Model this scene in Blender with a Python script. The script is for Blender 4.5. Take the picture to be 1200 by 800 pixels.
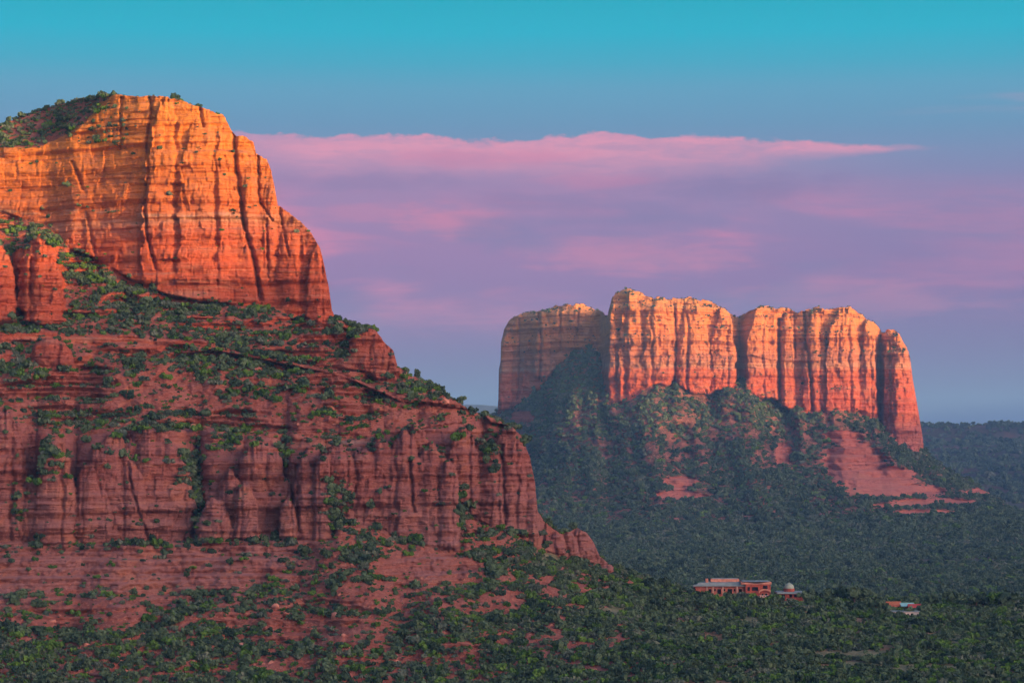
import bpy, math, random
import numpy as np
random.seed(7); rng = np.random.default_rng(11)
R = math.radians
scn = bpy.context.scene
for o in list(bpy.data.objects): bpy.data.objects.remove(o)
col = scn.collection
F = 2823.0; HY = 506.0          # focal length and eye-level row of the photograph, in its pixels
# ------------------------------------------------------------------ camera
cam = bpy.data.cameras.new('camera'); cam.sensor_width = 36; cam.lens = 36*F/1200
cam.clip_start = 1; cam.clip_end = 90000
co = bpy.data.objects.new('camera', cam); col.objects.link(co)
co.location = (0, 0, 0); co.rotation_euler = (R(90)+math.atan((HY-400)/F), 0, 0)
scn.camera = co
# ------------------------------------------------------------------ light
SUN_EL = 4.3; SH = np.array([0.74, -0.67]); SH = SH/np.linalg.norm(SH)
sv = (SH[0]*math.cos(R(SUN_EL)), SH[1]*math.cos(R(SUN_EL)), math.sin(R(SUN_EL)))
from mathutils import Vector, Matrix
sl = bpy.data.lights.new('sun', 'SUN'); sl.energy = 4.7; sl.angle = R(0.6); sl.color = (1.0, 0.50, 0.17)
so = bpy.data.objects.new('sun', sl); col.objects.link(so)
so.rotation_euler = Vector(sv).to_track_quat('Z', 'Y').to_euler()
scn.view_settings.view_transform = 'Standard'; scn.view_settings.look = 'None'
scn.view_settings.exposure = 1.0; scn.view_settings.gamma = 1
scn.view_settings.use_curve_mapping = False
scn.render.engine = 'CYCLES'
scn.cycles.volume_bounces = 0

class NT:
    """small helper to write node trees"""
    def __init__(s, tree): s.t = tree; s.n = tree.nodes; s.l = tree.links
    def node(s, typ, ins=None, **kw):
        n = s.n.new(typ)
        for k, v in kw.items(): setattr(n, k, v)
        for k, v in (ins or {}).items():
            if isinstance(v, bpy.types.NodeSocket): s.l.new(v, n.inputs[k])
            else: n.inputs[k].default_value = v
        return n
    def m(s, op, a, b=0.0, c=None, clamp=False):
        i = {0: a, 1: b}
        if c is not None: i[2] = c
        return s.node('ShaderNodeMath', i, operation=op, use_clamp=clamp).outputs[0]
    def mix(s, f, a, b, blend='MIX'):
        n = s.node('ShaderNodeMix', None, data_type='RGBA', blend_type=blend, clamp_factor=True)
        for k, v in ((0, f), (6, a), (7, b)):
            if isinstance(v, bpy.types.NodeSocket): s.l.new(v, n.inputs[k])
            else: n.inputs[k].default_value = v if k == 0 else (*v[:3], 1)
        return n.outputs[2]
    def ramp(s, f, stops, interp='LINEAR'):
        n = s.node('ShaderNodeValToRGB', {0: f}); r = n.color_ramp; r.interpolation = interp
        while len(r.elements) > 1: r.elements.remove(r.elements[-1])
        for i, (p, c) in enumerate(stops):
            e = r.elements[0] if i == 0 else r.elements.new(p)
            e.position = p; e.color = (*c[:3], 1) if hasattr(c, '__len__') else (c, c, c, 1)
        return n.outputs[0]
    def sstep(s, x, a, b):
        n = s.node('ShaderNodeMapRange', {0: x, 1: a, 2: b}, interpolation_type='SMOOTHSTEP'); return n.outputs[0]
    def noise(s, vec, scale, detail=4, rough=0.55, dist=0.0):
        return s.node('ShaderNodeTexNoise', {'Vector': vec, 'Scale': scale, 'Detail': detail, 'Roughness': rough, 'Distortion': dist}).outputs[0]
    def scale(s, vec, sc):
        return s.node('ShaderNodeVectorMath', {0: vec, 1: sc}, operation='MULTIPLY').outputs[0]
def lin(r, g, b):
    f = lambda c: (c/255/12.92 if c/255 <= .04045 else ((c/255+.055)/1.055)**2.4)
    return (f(r), f(g), f(b))

# ------------------------------------------------------------------ sky
w = bpy.data.worlds.new('World'); scn.world = w; w.use_nodes = True
t = NT(w.node_tree); t.n.clear()
d = t.node('ShaderNodeTexCoord').outputs['Generated']
sp = t.node('ShaderNodeSeparateXYZ', {0: d}); X, Y, Z = sp.outputs
el = t.m('ARCSINE', Z)                                   # radians
az = t.m('ARCTAN2', X, Y)
def E(y): return (HY-y)/F
tt = t.m('MULTIPLY', el, 1/0.6)                          # ramp covers 0 .. 0.6 rad
P_ = lambda y: max(0, E(y)/0.6)
base = t.ramp(tt, [(0, lin(100, 92, 148)), (P_(440), lin(120, 92, 150)), (P_(330), lin(142, 102, 160)), (P_(220), lin(138, 126, 172)),
                   (P_(150), lin(104, 148, 184)), (P_(105), lin(92, 160, 192)), (P_(75), lin(58, 168, 196)), (P_(40), lin(8, 176, 202)), (P_(10), lin(0, 172, 196)), (P_(-20), lin(0, 164, 188)), (P_(-300), lin(10, 105, 150)), (1, lin(14, 62, 120))])
cv = t.node('ShaderNodeCombineXYZ', {0: az, 1: el, 2: 0.37}).outputs[0]
n1 = t.noise(t.scale(cv, (22, 60, 1)), 1.0, 5, .55)
n2 = t.noise(t.scale(cv, (7, 34, 1)), 1.0, 4, .5, .6)
n3 = t.noise(t.scale(cv, (60, 120, 1)), 1.0, 4, .55)
# top edge of the cloud bank: flat from the left, thinning to a wisp on the right
n4 = t.noise(t.scale(cv, (26, 210, 1)), 1.0, 6, .62, .4)
n5 = t.noise(t.scale(cv, (120, 260, 1)), 1.0, 5, .62)
lump = t.m('ADD', t.m('MULTIPLY', t.m('SUBTRACT', n1, .5), .010), t.m('ADD', t.m('MULTIPLY', t.m('SUBTRACT', n3, .5), .009), t.m('MULTIPLY', t.m('SUBTRACT', n5, .5), .005)))
taper = t.m('SUBTRACT', 1, t.sstep(az, .06, .178))
edge = t.m('ADD', t.m('SUBTRACT', E(159), t.m('MULTIPLY', t.m('SUBTRACT', 1, taper), .0058)), t.m('MULTIPLY', lump, t.m('ADD', .25, t.m('MULTIPLY', taper, .75))))
dpt = t.m('SUBTRACT', edge, el)                          # depth below the edge
body = t.sstep(dpt, -.0004, .0018)
thick = t.m('ADD', .0022, t.m('MULTIPLY', taper, .020))
fade = t.m('SUBTRACT', 1, t.node('ShaderNodeMapRange', {0: dpt, 1: t.m('MULTIPLY', thick, .2), 2: thick}, interpolation_type='SMOOTHSTEP').outputs[0])
rightf = t.m('SUBTRACT', 1, t.sstep(az, .150, .180))
leftf = t.sstep(az, -.135, -.075)
dens = t.m('MULTIPLY', t.m('MULTIPLY', body, fade), t.m('MULTIPLY', rightf, leftf))
dens = t.m('MULTIPLY', dens, t.m('ADD', .42, t.m('ADD', t.m('MULTIPLY', t.sstep(n4, .36, .62), .45), t.m('MULTIPLY', t.sstep(n5, .36, .64), .22))), clamp=True)
c1 = t.mix(t.m('MULTIPLY', body, t.m('MULTIPLY', .75, t.m('SUBTRACT', 1, t.sstep(az, .02, .2)))), base,
           t.ramp(tt, [(0, lin(100, 92, 148)), (P_(440), lin(124, 92, 150)), (P_(380), lin(148, 102, 160)), (P_(300), lin(168, 116, 168)), (P_(200), lin(178, 130, 172)), (P_(150), lin(190, 144, 178))]))
c2 = t.mix(t.m('MULTIPLY', dens, .95, clamp=True), c1, lin(232, 150, 176))
# softer pink bands lower down
band = t.m('MULTIPLY', t.sstep(el, E(420), E(340)), t.m('SUBTRACT', 1, t.sstep(el, E(250), E(200))))
band = t.m('MULTIPLY', band, t.m('SUBTRACT', 1, t.m('MULTIPLY', t.sstep(az, .08, .16), .6)))
patch = t.m('MULTIPLY', t.m('MULTIPLY', band, t.sstep(n2, .45, .62)), t.m('ADD', .40, t.m('MULTIPLY', t.sstep(n4, .34, .64), .6)), clamp=True)
c3 = t.mix(t.m('MULTIPLY', patch, .9), c2, lin(222, 126, 164))
def blob(px_, py_, rx, ry, f=1.0):
    a_ = t.m('MULTIPLY', t.m('SUBTRACT', az, math.atan((px_-600)/F)), F/rx); e_ = t.m('MULTIPLY', t.m('SUBTRACT', el, E(py_)), F/ry)
    r2 = t.m('ADD', t.m('MULTIPLY', a_, a_), t.m('MULTIPLY', e_, e_))
    v = t.m('ADD', t.m('SUBTRACT', 1, t.m('SQRT', r2)), t.m('ADD', t.m('MULTIPLY', t.m('SUBTRACT', n3, .5), 1.1), t.m('MULTIPLY', t.m('SUBTRACT', n4, .5), 1.6)))
    return t.m('MULTIPLY', t.sstep(v, -.15, .75), f)
for q in ((850, 222, 150, 22, .6), (640, 238, 130, 14, .5), (430, 215, 130, 12, .35), (700, 256, 100, 12, .4)): c3 = t.mix(blob(*q), c3, lin(132, 112, 162))
for q in ((530, 258, 80, 24, .85), (430, 250, 90, 16, .4), (740, 300, 150, 26, .65), (1010, 352, 160, 24, .45), (560, 186, 140, 12, .5), (700, 212, 90, 10, .4)): c3 = t.mix(blob(*q), c3, lin(214, 126, 162))
gap = t.m('MULTIPLY', band, t.sstep(t.noise(t.scale(cv, (9, 46, 1)), 1.3, 3, .5, .3), .5, .68))
c4 = t.mix(t.m('MULTIPLY', gap, .6), c3, lin(130, 114, 164))
wisp = t.m('MULTIPLY', t.sstep(t.noise(t.scale(cv, (10, 110, 1)), 1.0, 4, .5), .52, .72), t.m('MULTIPLY', t.sstep(el, E(150), E(128)), t.m('SUBTRACT', 1, t.sstep(el, E(128), E(90)))))
c5 = t.mix(t.m('MULTIPLY', wisp, t.m('MULTIPLY', t.sstep(az, .04, .2), .5)), c4, lin(170, 150, 180))
# afterglow: the western half of the sky, behind the camera
sky = t.node('ShaderNodeTexSky', None, sky_type='NISHITA', sun_disc=False)
sky.sun_elevation = R(SUN_EL); sky.sun_rotation = math.atan2(sv[0], sv[1]); sky.dust_density = 2.5; sky.altitude = 1300
dots = t.m('ADD', t.m('MULTIPLY', X, float(SH[0])), t.m('MULTIPLY', Y, float(SH[1])))
west = t.sstep(dots, -.45, .8)
nis = t.node('ShaderNodeVectorMath', {0: sky.outputs[0], 1: (.10, .10, .10)}, operation='MULTIPLY').outputs[0]
glow = t.mix(t.sstep(el, 0.02, .8), (.70, .45, .47), (.21, .25, .35))
core = t.m('MULTIPLY', t.sstep(dots, .74, 1.0), t.m('SUBTRACT', 1, t.sstep(el, .12, .55)))
glow = t.mix(core, glow, (12.0, 6.0, 4.5))
wcol = t.mix(1.0, glow, nis, 'ADD')
c5 = t.node('ShaderNodeVectorMath', {0: c5, 1: (.52, .52, .52)}, operation='MULTIPLY').outputs[0]
c6 = t.mix(west, c5, wcol)
bg = t.node('ShaderNodeBackground', {0: c6, 1: 1.0})
t.node('ShaderNodeOutputWorld', {0: bg.outputs[0]})

# ------------------------------------------------------------------ numpy noise
_perm = rng.permutation(256); _perm = np.concatenate([_perm, _perm, _perm])
_ga = rng.random(256)*2*np.pi; _gx, _gy = np.cos(_ga), np.sin(_ga)
def n2d(x, y, seed=0):
    x = x+seed*17.31; y = y+seed*9.77
    xi = np.floor(x).astype(np.int64); yi = np.floor(y).astype(np.int64)
    xf = x-xi; yf = y-yi; xi &= 255; yi &= 255
    u = xf*xf*xf*(xf*(xf*6-15)+10); v = yf*yf*yf*(yf*(yf*6-15)+10)
    def g(ix, iy, dx, dy):
        h = _perm[_perm[ix & 255]+(iy & 255)]; return _gx[h]*dx+_gy[h]*dy
    a = g(xi, yi, xf, yf); b = g(xi+1, yi, xf-1, yf); c = g(xi, yi+1, xf, yf-1); e = g(xi+1, yi+1, xf-1, yf-1)
    return 1.5*((a*(1-u)+b*u)*(1-v)+(c*(1-u)+e*u)*v)
def fbm(x, y, o=4, seed=0, gain=.5):
    s = 0; a = 1; f = 1; tot = 0
    for k in range(o): s = s+a*n2d(x*f, y*f, seed+k*3); tot += a; a *= gain; f *= 2.03
    return s/tot
def billow(x, y, o=3, seed=0, gain=.5):
    s = 0; a = 1; f = 1; tot = 0
    for k in range(o): s = s+a*np.abs(n2d(x*f, y*f, seed+k*3)); tot += a; a *= gain; f *= 2.03
    return s/tot
def hsh(i, j, s=0): return _perm[_perm[(i+s*7) & 255]+(j & 255)]/255.0
def blocks(x, z, w, h, seed, tilt=.5, gap=.0):
    '''jointed rock: every bed is broken into blocks that stand out or back, each face slightly turned'''
    xs_ = x/w+.35*n2d(x/w*.8, z/(h*5), seed); zs = z/h+.30*n2d(x/(w*2.5), z/h*.7, seed+1)
    j = np.floor(zs).astype(np.int64); xo = xs_+hsh(j//3, j*0, seed)*.35+hsh(j, j*0, seed+5)*.9
    i = np.floor(xo).astype(np.int64); fx = xo-i; fz = zs-j
    r = hsh(i, j, seed); r = .6*r+.4*hsh(i, j//3, seed+2)
    out = r-.5+tilt*(hsh(i, j, seed+3)-.5)*(fx-.5)+.5*tilt*(hsh(i, j, seed+4)-.5)*(fz-.5)
    if gap: out = out-gap*np.exp(-(np.minimum(fx, 1-fx)*w/.35)**2)*(hsh(i, j//2, seed+6) > .4)
    return out
def ss(x, a, b):
    q = np.clip((x-a)/(b-a), 0, 1); return q*q*(3-2*q)
def gsm(a, sig, axis):
    r = int(sig*3)+1; k = np.exp(-.5*(np.arange(-r, r+1)/sig)**2); k /= k.sum()
    pad = [(0, 0)]*a.ndim; pad[axis] = (r, r); b = np.pad(a, pad, mode='edge')
    out = 0
    for i, kk in enumerate(k):
        sl_ = [slice(None)]*a.ndim; sl_[axis] = slice(i, i+a.shape[axis]); out = out+kk*b[tuple(sl_)]
    return out
def poly(x, pts): p = np.array(pts, float); return np.interp(x, p[:, 0], p[:, 1])
def at(px, py, D): return Vector(((px-600)/F*D, D, (HY-py)/F*D))

# ------------------------------------------------------------------ mesh helpers
def grid_mesh(name, P, mat, attrs=None, smooth=True):
    nr, nc = P.shape[:2]
    me = bpy.data.meshes.new(name)
    idx = np.arange(nr*nc).reshape(nr, nc)
    q = np.stack([idx[:-1, :-1], idx[:-1, 1:], idx[1:, 1:], idx[1:, :-1]], -1).reshape(-1, 4)
    me.vertices.add(nr*nc); me.vertices.foreach_set('co', P.reshape(-1).astype(np.float32))
    me.loops.add(len(q)*4); me.loops.foreach_set('vertex_index', q.reshape(-1).astype(np.int32))
    me.polygons.add(len(q)); me.polygons.foreach_set('loop_start', np.arange(0, len(q)*4, 4, dtype=np.int32))
    me.polygons.foreach_set('loop_total', np.full(len(q), 4, np.int32))
    me.polygons.foreach_set('use_smooth', np.full(len(q), smooth, bool))
    for k, v in (attrs or {}).items():
        a = me.attributes.new(k, 'FLOAT', 'POINT'); a.data.foreach_set('value', v.reshape(-1).astype(np.float32))
    me.update(); me.validate()
    me.materials.append(mat)
    o = bpy.data.objects.new(name, me); col.objects.link(o); return o
def tag(o, label=None, cat=None, group=None, kind=None):
    for k, v in (('label', label), ('category', cat), ('group', group), ('kind', kind)):
        if v: o[k] = v
    return o

# ------------------------------------------------------------------ materials
def new_mat(name):
    m = bpy.data.materials.new(name); m.use_nodes = True; t = NT(m.node_tree); t.n.clear(); return m, t
def finish(t, colr, rough=.95, bump=None, bstr=1.0, bdist=1.0):
    b = t.node('ShaderNodeBsdfPrincipled', {'Base Color': colr, 'Roughness': rough})
    b.inputs['Specular IOR Level'].default_value = .12
    if bump is not None:
        bn = t.node('ShaderNodeBump', {'Height': bump, 'Strength': bstr, 'Distance': bdist}); t.l.new(bn.outputs[0], b.inputs['Normal'])
    t.node('ShaderNodeOutputMaterial', {0: b.outputs[0]})
def rock_mat(name, k, zstops, zmin, zmax, soil_a, soil_b):
    """layered sandstone; k = size of a metre-scale detail, larger for the farther butte"""
    m, t = new_mat(name)
    P = t.node('ShaderNodeNewGeometry').outputs['Position']
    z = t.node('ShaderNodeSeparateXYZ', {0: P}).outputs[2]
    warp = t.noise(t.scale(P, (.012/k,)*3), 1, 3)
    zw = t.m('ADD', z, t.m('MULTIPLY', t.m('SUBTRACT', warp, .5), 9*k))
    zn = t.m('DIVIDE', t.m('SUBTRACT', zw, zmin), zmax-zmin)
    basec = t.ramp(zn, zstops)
    st = t.noise(t.node('ShaderNodeCombineXYZ', {0: t.m('MULTIPLY', zw, .42/k), 1: t.m('MULTIPLY', warp, 3.0), 2: 0.0}).outputs[0], 1, 5, .72)
    st2 = t.noise(t.scale(P, (.03/k, .03/k, 1.4/k)), 1, 4, .65)
    basec = t.mix(t.m('MULTIPLY', t.sstep(st, .52, .66), t.sstep(t.noise(t.scale(P, (.03/k, .03/k, .12/k)), 1, 4, .6), .42, .62)), basec, t.mix(.5, basec, (.60, .36, .24)))
    basec = t.mix(t.m('MULTIPLY', t.m('SUBTRACT', 1, t.sstep(st, .34, .47)), .55), basec, (.22, .060, .040))
    basec = t.mix(t.m('MULTIPLY', t.sstep(st2, .55, .70), .35), basec, (.13, .04, .03))
    blot = t.noise(t.scale(P, (.05/k, .05/k, .06/k)), 1, 6, .62)
    basec = t.mix(t.m('MULTIPLY', t.sstep(blot, .5, .68), .45), basec, (.52, .23, .12))
    basec = t.mix(t.m('MULTIPLY', t.m('SUBTRACT', 1, t.sstep(blot, .33, .46)), .40), basec, (.20, .055, .035))
    streak = t.noise(t.scale(P, (.35/k, .35/k, .025/k)), 1, 4, .6)
    basec = t.mix(t.m('MULTIPLY', t.sstep(streak, .60, .74), .30), basec, (.12, .04, .035))
    soil = t.node('ShaderNodeAttribute', None, attribute_name='soil').outputs['Fac']
    sn = t.noise(t.scale(P, (.10/k,)*3), 1, 6, .65)
    sc = t.mix(t.sstep(sn, .40, .62), soil_a, soil_b)
    speck = t.node('ShaderNodeTexVoronoi', {'Vector': P, 'Scale': .75/k}); 
    spn = t.noise(t.scale(P, (.04/k,)*3), 1, 3)
    sm = t.m('MULTIPLY', t.m('SUBTRACT', 1, t.sstep(speck.outputs[0], .16, .3)), t.sstep(spn, .40, .56))
    sc = t.mix(sm, sc, (.46, .27, .20))
    sn2 = t.m('ADD', t.m('ADD', soil, -.12), t.m('ADD', t.m('MULTIPLY', t.m('SUBTRACT', sn, .5), .9), t.m('MULTIPLY', t.m('SUBTRACT', st, .5), 2.6)))
    c = t.mix(t.sstep(sn2, .38, .62), basec, sc)
    pale = t.node('ShaderNodeAttribute', None, attribute_name='pale').outputs['Fac']
    c = t.mix(pale, c, (.50, .36, .27))
    grs = t.node('ShaderNodeAttribute', None, attribute_name='grass').outputs['Fac']; c = t.mix(grs, c, t.mix(t.sstep(sn, .4, .6), (.13, .17, .09), (.24, .27, .16)))
    g1 = t.noise(t.scale(P, (.55/k, .55/k, .9/k)), 1, 6, .75)
    c = t.mix(t.m('MULTIPLY', t.sstep(g1, .52, .66), .35), c, (.55, .29, .20)); c = t.mix(t.m('MULTIPLY', t.m('SUBTRACT', 1, t.sstep(g1, .34, .46)), .38), c, (.16, .05, .045))
    b1 = t.noise(t.scale(P, (.22/k, .22/k, 1.3/k)), 1, 6, .7)
    b2 = t.noise(t.scale(P, (1.1/k, 1.1/k, 1.5/k)), 1, 5, .7)
    hgt = t.m('ADD', t.m('MULTIPLY', b1, 1.6), t.m('MULTIPLY', b2, .6))
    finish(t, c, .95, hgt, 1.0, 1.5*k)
    return m
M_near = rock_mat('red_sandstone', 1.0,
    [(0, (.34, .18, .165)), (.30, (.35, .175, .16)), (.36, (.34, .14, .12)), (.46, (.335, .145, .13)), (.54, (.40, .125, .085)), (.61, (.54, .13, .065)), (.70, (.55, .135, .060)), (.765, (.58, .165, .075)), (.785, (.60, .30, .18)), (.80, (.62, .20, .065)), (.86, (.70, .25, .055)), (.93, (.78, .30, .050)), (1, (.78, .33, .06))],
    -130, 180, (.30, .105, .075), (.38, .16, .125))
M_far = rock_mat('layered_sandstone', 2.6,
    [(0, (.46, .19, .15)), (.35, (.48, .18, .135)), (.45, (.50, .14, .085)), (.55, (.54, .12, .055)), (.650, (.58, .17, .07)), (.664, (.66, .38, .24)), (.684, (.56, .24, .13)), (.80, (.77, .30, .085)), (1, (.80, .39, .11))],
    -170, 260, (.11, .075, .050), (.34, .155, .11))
def soil_mat(name, k, a, b, c):
    m, t = new_mat(name)
    P = t.node('ShaderNodeNewGeometry').outputs['Position']
    n = t.noise(t.scale(P, (.012/k,)*3), 1, 6, .65); n_ = t.noise(t.scale(P, (.15/k,)*3), 1, 4, .6)
    cc = t.mix(t.sstep(n, .42, .6), a, b); cc = t.mix(t.m('MULTIPLY', t.sstep(n_, .5, .65), .6), cc, c)
    finish(t, cc, 1, n_, .6, .6*k); return m
M_valley = soil_mat('valley_soil', 1.5, (.05, .065, .045), (.12, .075, .05), (.045, .065, .04))
M_mesa = soil_mat('mesa_scrub', 3, (.05, .055, .04), (.10, .065, .05), (.05, .06, .035))
M_hill = soil_mat('hill_scrub', 8, (.05, .07, .06), (.08, .07, .06), (.06, .06, .05))
def leaf_mat(name, a, b):
    m, t = new_mat(name)
    oi = t.node('ShaderNodeObjectInfo').outputs['Random']
    P = t.node('ShaderNodeNewGeometry').outputs['Position']
    n = t.noise(t.scale(P, (.5,)*3), 1, 3)
    n_ = t.noise(t.scale(P, (.02,)*3), 1, 3)
    f = t.m('ADD', t.m('MULTIPLY', oi, .5), t.m('MULTIPLY', t.m('ADD', n, n_), .5))
    finish(t, t.mix(t.sstep(f, .35, 1.05), a, b), .8); return m
M_leaf = leaf_mat('juniper_green', (.020, .054, .038), (.085, .155, .082))
M_leaf2 = leaf_mat('sage_green', (.055, .095, .072), (.12, .17, .12))
M_leaf3 = leaf_mat('bright_green', (.035, .105, .024), (.10, .22, .04))
M_bark, _t = new_mat('bark'); finish(_t, (.09, .06, .045, 1))

# ------------------------------------------------------------------ relief builder
VEG = []      # scatter candidates: (positions, density per m2, size)
def relief(name, px, rows, sil, prof, towers, detail, soilfn, mat, back, palefn=None, jit=1.2, fine=1.0):
    """px: columns, rows: photo rows (bottom to top). prof(px)->list of (py, D) lines per column, bottom to top.
    The surface climbs line by line, is carved by detail(), joined with towers, then runs back past the crest."""
    lines = prof(px)
    py = rows[:, None]*np.ones(len(px))[None, :]
    sil = sil+jit*(fbm(px/9, px*0, 3, 5)*1.6+fbm(px/34, px*0, 2, 8)*1.5)
    sil = sil+jit*np.round(1.7*n2d(px/11, px*0, 15))*1.1*(px < 1084)*np.where(name == 'red_rock_butte', (px < 640), 1)
    b = np.clip(sil[None, :]-py, 0, None)
    pc = np.maximum(py, sil[None, :])
    m = (HY-pc)/F
    D = np.full(py.shape, 0.0); done = np.zeros(py.shape, bool)
    seg = np.zeros(py.shape, int)
    for k in range(len(lines)-1):
        (y0, d0), (y1, d1) = lines[k], lines[k+1]
        z0 = (HY-y0)/F*d0; z1 = (HY-y1)/F*d1
        dd = np.where(np.abs(d1-d0) < 1e-3, 1e-3, d1-d0); s = (z1-z0)/dd
        den = m-s[None, :]
        Dk = np.where(np.abs(den) > 1e-5, (z0-s*d0)[None, :]/den, d1[None, :])
        msk = (pc >= y1[None, :]-1e-6) & ~done if k < len(lines)-2 else ~done
        D = np.where(msk, Dk, D); seg = np.where(msk, k, seg); done |= msk
    D = gsm(gsm(D, 3.0, 1), 1.5, 0)
    Dbase = D.copy()
    cliffness = np.zeros(py.shape)
    for (cx, w_, top, bot, asp) in towers:
        j = int(np.argmin(np.abs(px-cx))); i0 = int(np.argmin(np.abs(rows-bot)))
        Db = Dbase[i0, max(0, j-3):j+4].mean(); s_m = Db/F; Rr = w_*s_m*.96; asp = asp*1.15
        J = np.where(np.abs(px-cx) < w_*1.5)[0]
        if len(J) == 0: continue
        j0, j1 = J[0], J[-1]+1; yy = pc[:, j0:j1]
        tt_ = np.clip((bot-yy)/(bot-top), 0, 1.2)           # 0 foot, 1 top
        tj = tt_+.05*n2d(px[None, j0:j1]/7, yy*0+bot, 6)+.03*n2d(px[None, j0:j1]/2.6, yy*0+top, 7)
        dome = np.clip(1-np.clip((tj-.38)/.62, 0, 1)**2.3, 0, 1)**.55
        wob = 1+.16*fbm(yy/14+cx, yy*0+cx, 2, 3)+.13*(hsh(np.floor(yy/7.3+cx).astype(np.int64), np.full(yy.shape, int(cx)+200), 3)-.5)
        pw = 2.1+.9*hsh(np.array([int(cx)+300]), np.array([int(w_)]), 9)[0]; skew = .5*(hsh(np.array([int(cx)+300]), np.array([int(bot)]), 4)[0]-.5)
        wr = Rr*(1.08-.24*tt_)*dome*wob
        xx = (px[None, j0:j1]-cx+2.0*n2d(yy/23, yy*0+cx*.37, 4))*s_m
        ins = (np.abs(xx) < wr) & (yy <= bot+2) & (yy >= top)
        xs2 = np.abs(xx)*(1+skew*np.sign(xx)); crs = .22*Rr*np.exp(-((xx/Rr-.35*np.sign(skew)-.12*n2d(yy/20, yy*0+cx, 8))/.09)**2)
        fr = Db+Rr*asp*.9+(bot-yy)*s_m*.10-asp*np.clip(wr**pw-np.minimum(xs2, wr)**pw, 0, None)**(1/pw)*(1-.16*np.abs(xx)/Rr)+crs+.16*Rr*blocks(xx/Rr*3+cx, yy/9, 1.3, 1.1, int(cx) % 50+60, 1.0)+np.clip(tt_-.35, 0, 1)**2*Rr*.9
        Dt = np.where(ins, fr, 1e9); cur = D[:, j0:j1]
        hit = Dt < cur; D[:, j0:j1] = np.where(hit, Dt, cur)
        cliffness[:, j0:j1] = np.where(hit, 1, cliffness[:, j0:j1])
    Xw = (px[None, :]-600)/F*Dbase; Zw = m*Dbase
    segc = detail(D, px, pc, Xw, Zw, seg, cliffness)         # modifies D in place, returns rock-ness
    # past the crest: plateau, then down the far side
    g = back(px, b, m*D)
    D2 = D+g[0]; z2 = m*D-g[1]
    # a slightly uneven plateau
    P = np.stack([(px[None, :]-600)/F*D2+np.zeros_like(D2), D2, z2], -1)
    # slope of the final surface, smoothed
    Ps = gsm(gsm(P, 1.6, 1), 1.6, 0)
    du = np.gradient(Ps, axis=1); dv = np.gradient(Ps, axis=0); nn = np.cross(du, dv)
    area = np.linalg.norm(nn, axis=-1); nz = np.abs(nn[..., 2])/(area+1e-9)
    soil = soilfn(px, pc, nz, segc, Xw, Zw)
    at_ = {'soil': soil, 'pale': palefn(px, pc, Xw, Zw) if palefn else soil*0, 'grass': grassfn(px, pc, Xw, Zw) if palefn else soil*0}
    o = grid_mesh(name, P, mat, at_)
    return o, P, nz, area, pc, b, segc

# ================================================================== NEAR BUTTE
CLEAR = [(1000, 766, 60, 5), (1080, 782, 70, 6), (1010, 778, 30, 4), (930, 735, 22, 4), (1122, 748, 8, 6), (1150, 770, 12, 6), (850, 712, 12, 4), (875, 725, 15, 3), (720, 715, 22, 5), (640, 652, 14, 4)]
def slabmask(px, pc, L, n):
    s = 0
    for cx, cy, rx, ry in L: s = np.maximum(s, np.exp(-(((px[None, :]-cx)/rx)**2+((pc-cy)/ry)**2)**1.5))
    return ss(s+.45*n, .33, .55)
def grassfn(px, pc, Xw, Zw): return np.maximum(slabmask(px, pc, [(a, b, c*1.2, d*1.3) for a, b, c, d in CLEAR], fbm(Xw/12, Zw/3, 3, 131)), ss(px, 760, 860)[None, :]*.6*(pc > 690))
S1 = [(-260, 235), (-100, 178), (0, 146), (20, 136), (50, 126), (80, 117), (110, 113), (140, 110), (185, 112), (212, 116), (226, 123), (243, 128), (262, 135), (270, 150), (276, 157),
      (288, 160), (296, 168), (299, 181), (311, 186), (317, 200), (321, 218), (325, 240), (345, 252), (365, 272), (375, 290), (380, 310), (385, 335), (389, 364), (396, 374), (412, 382),
      (438, 384), (449, 398), (461, 411), (466, 428), (485, 440), (510, 457), (540, 474), (565, 487), (598, 498), (611, 510), (621, 535), (627, 565), (630, 597), (640, 612),
      (656, 624), (668, 622), (676, 618), (688, 624), (696, 636), (703, 651), (720, 663), (745, 674), (770, 684), (800, 691), (850, 694), (920, 697), (1000, 701), (1080, 703), (1400, 704)]
px1 = np.concatenate([np.arange(-260, -20, 3.0), np.arange(-20, 1225, 1.0), np.arange(1225, 1720, 5.0)])
rows1 = np.concatenate([np.arange(1150, 830, -8.0), np.arange(830, 100, -1.0)])
sil1 = poly(px1, S1)
def slope_line(py, prev, deg):
    y0, d0 = prev; m0 = (HY-y0)/F; mm = (HY-py)/F; s = np.tan(np.radians(deg)); return (s*d0-m0*d0)/(s-mm)
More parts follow.
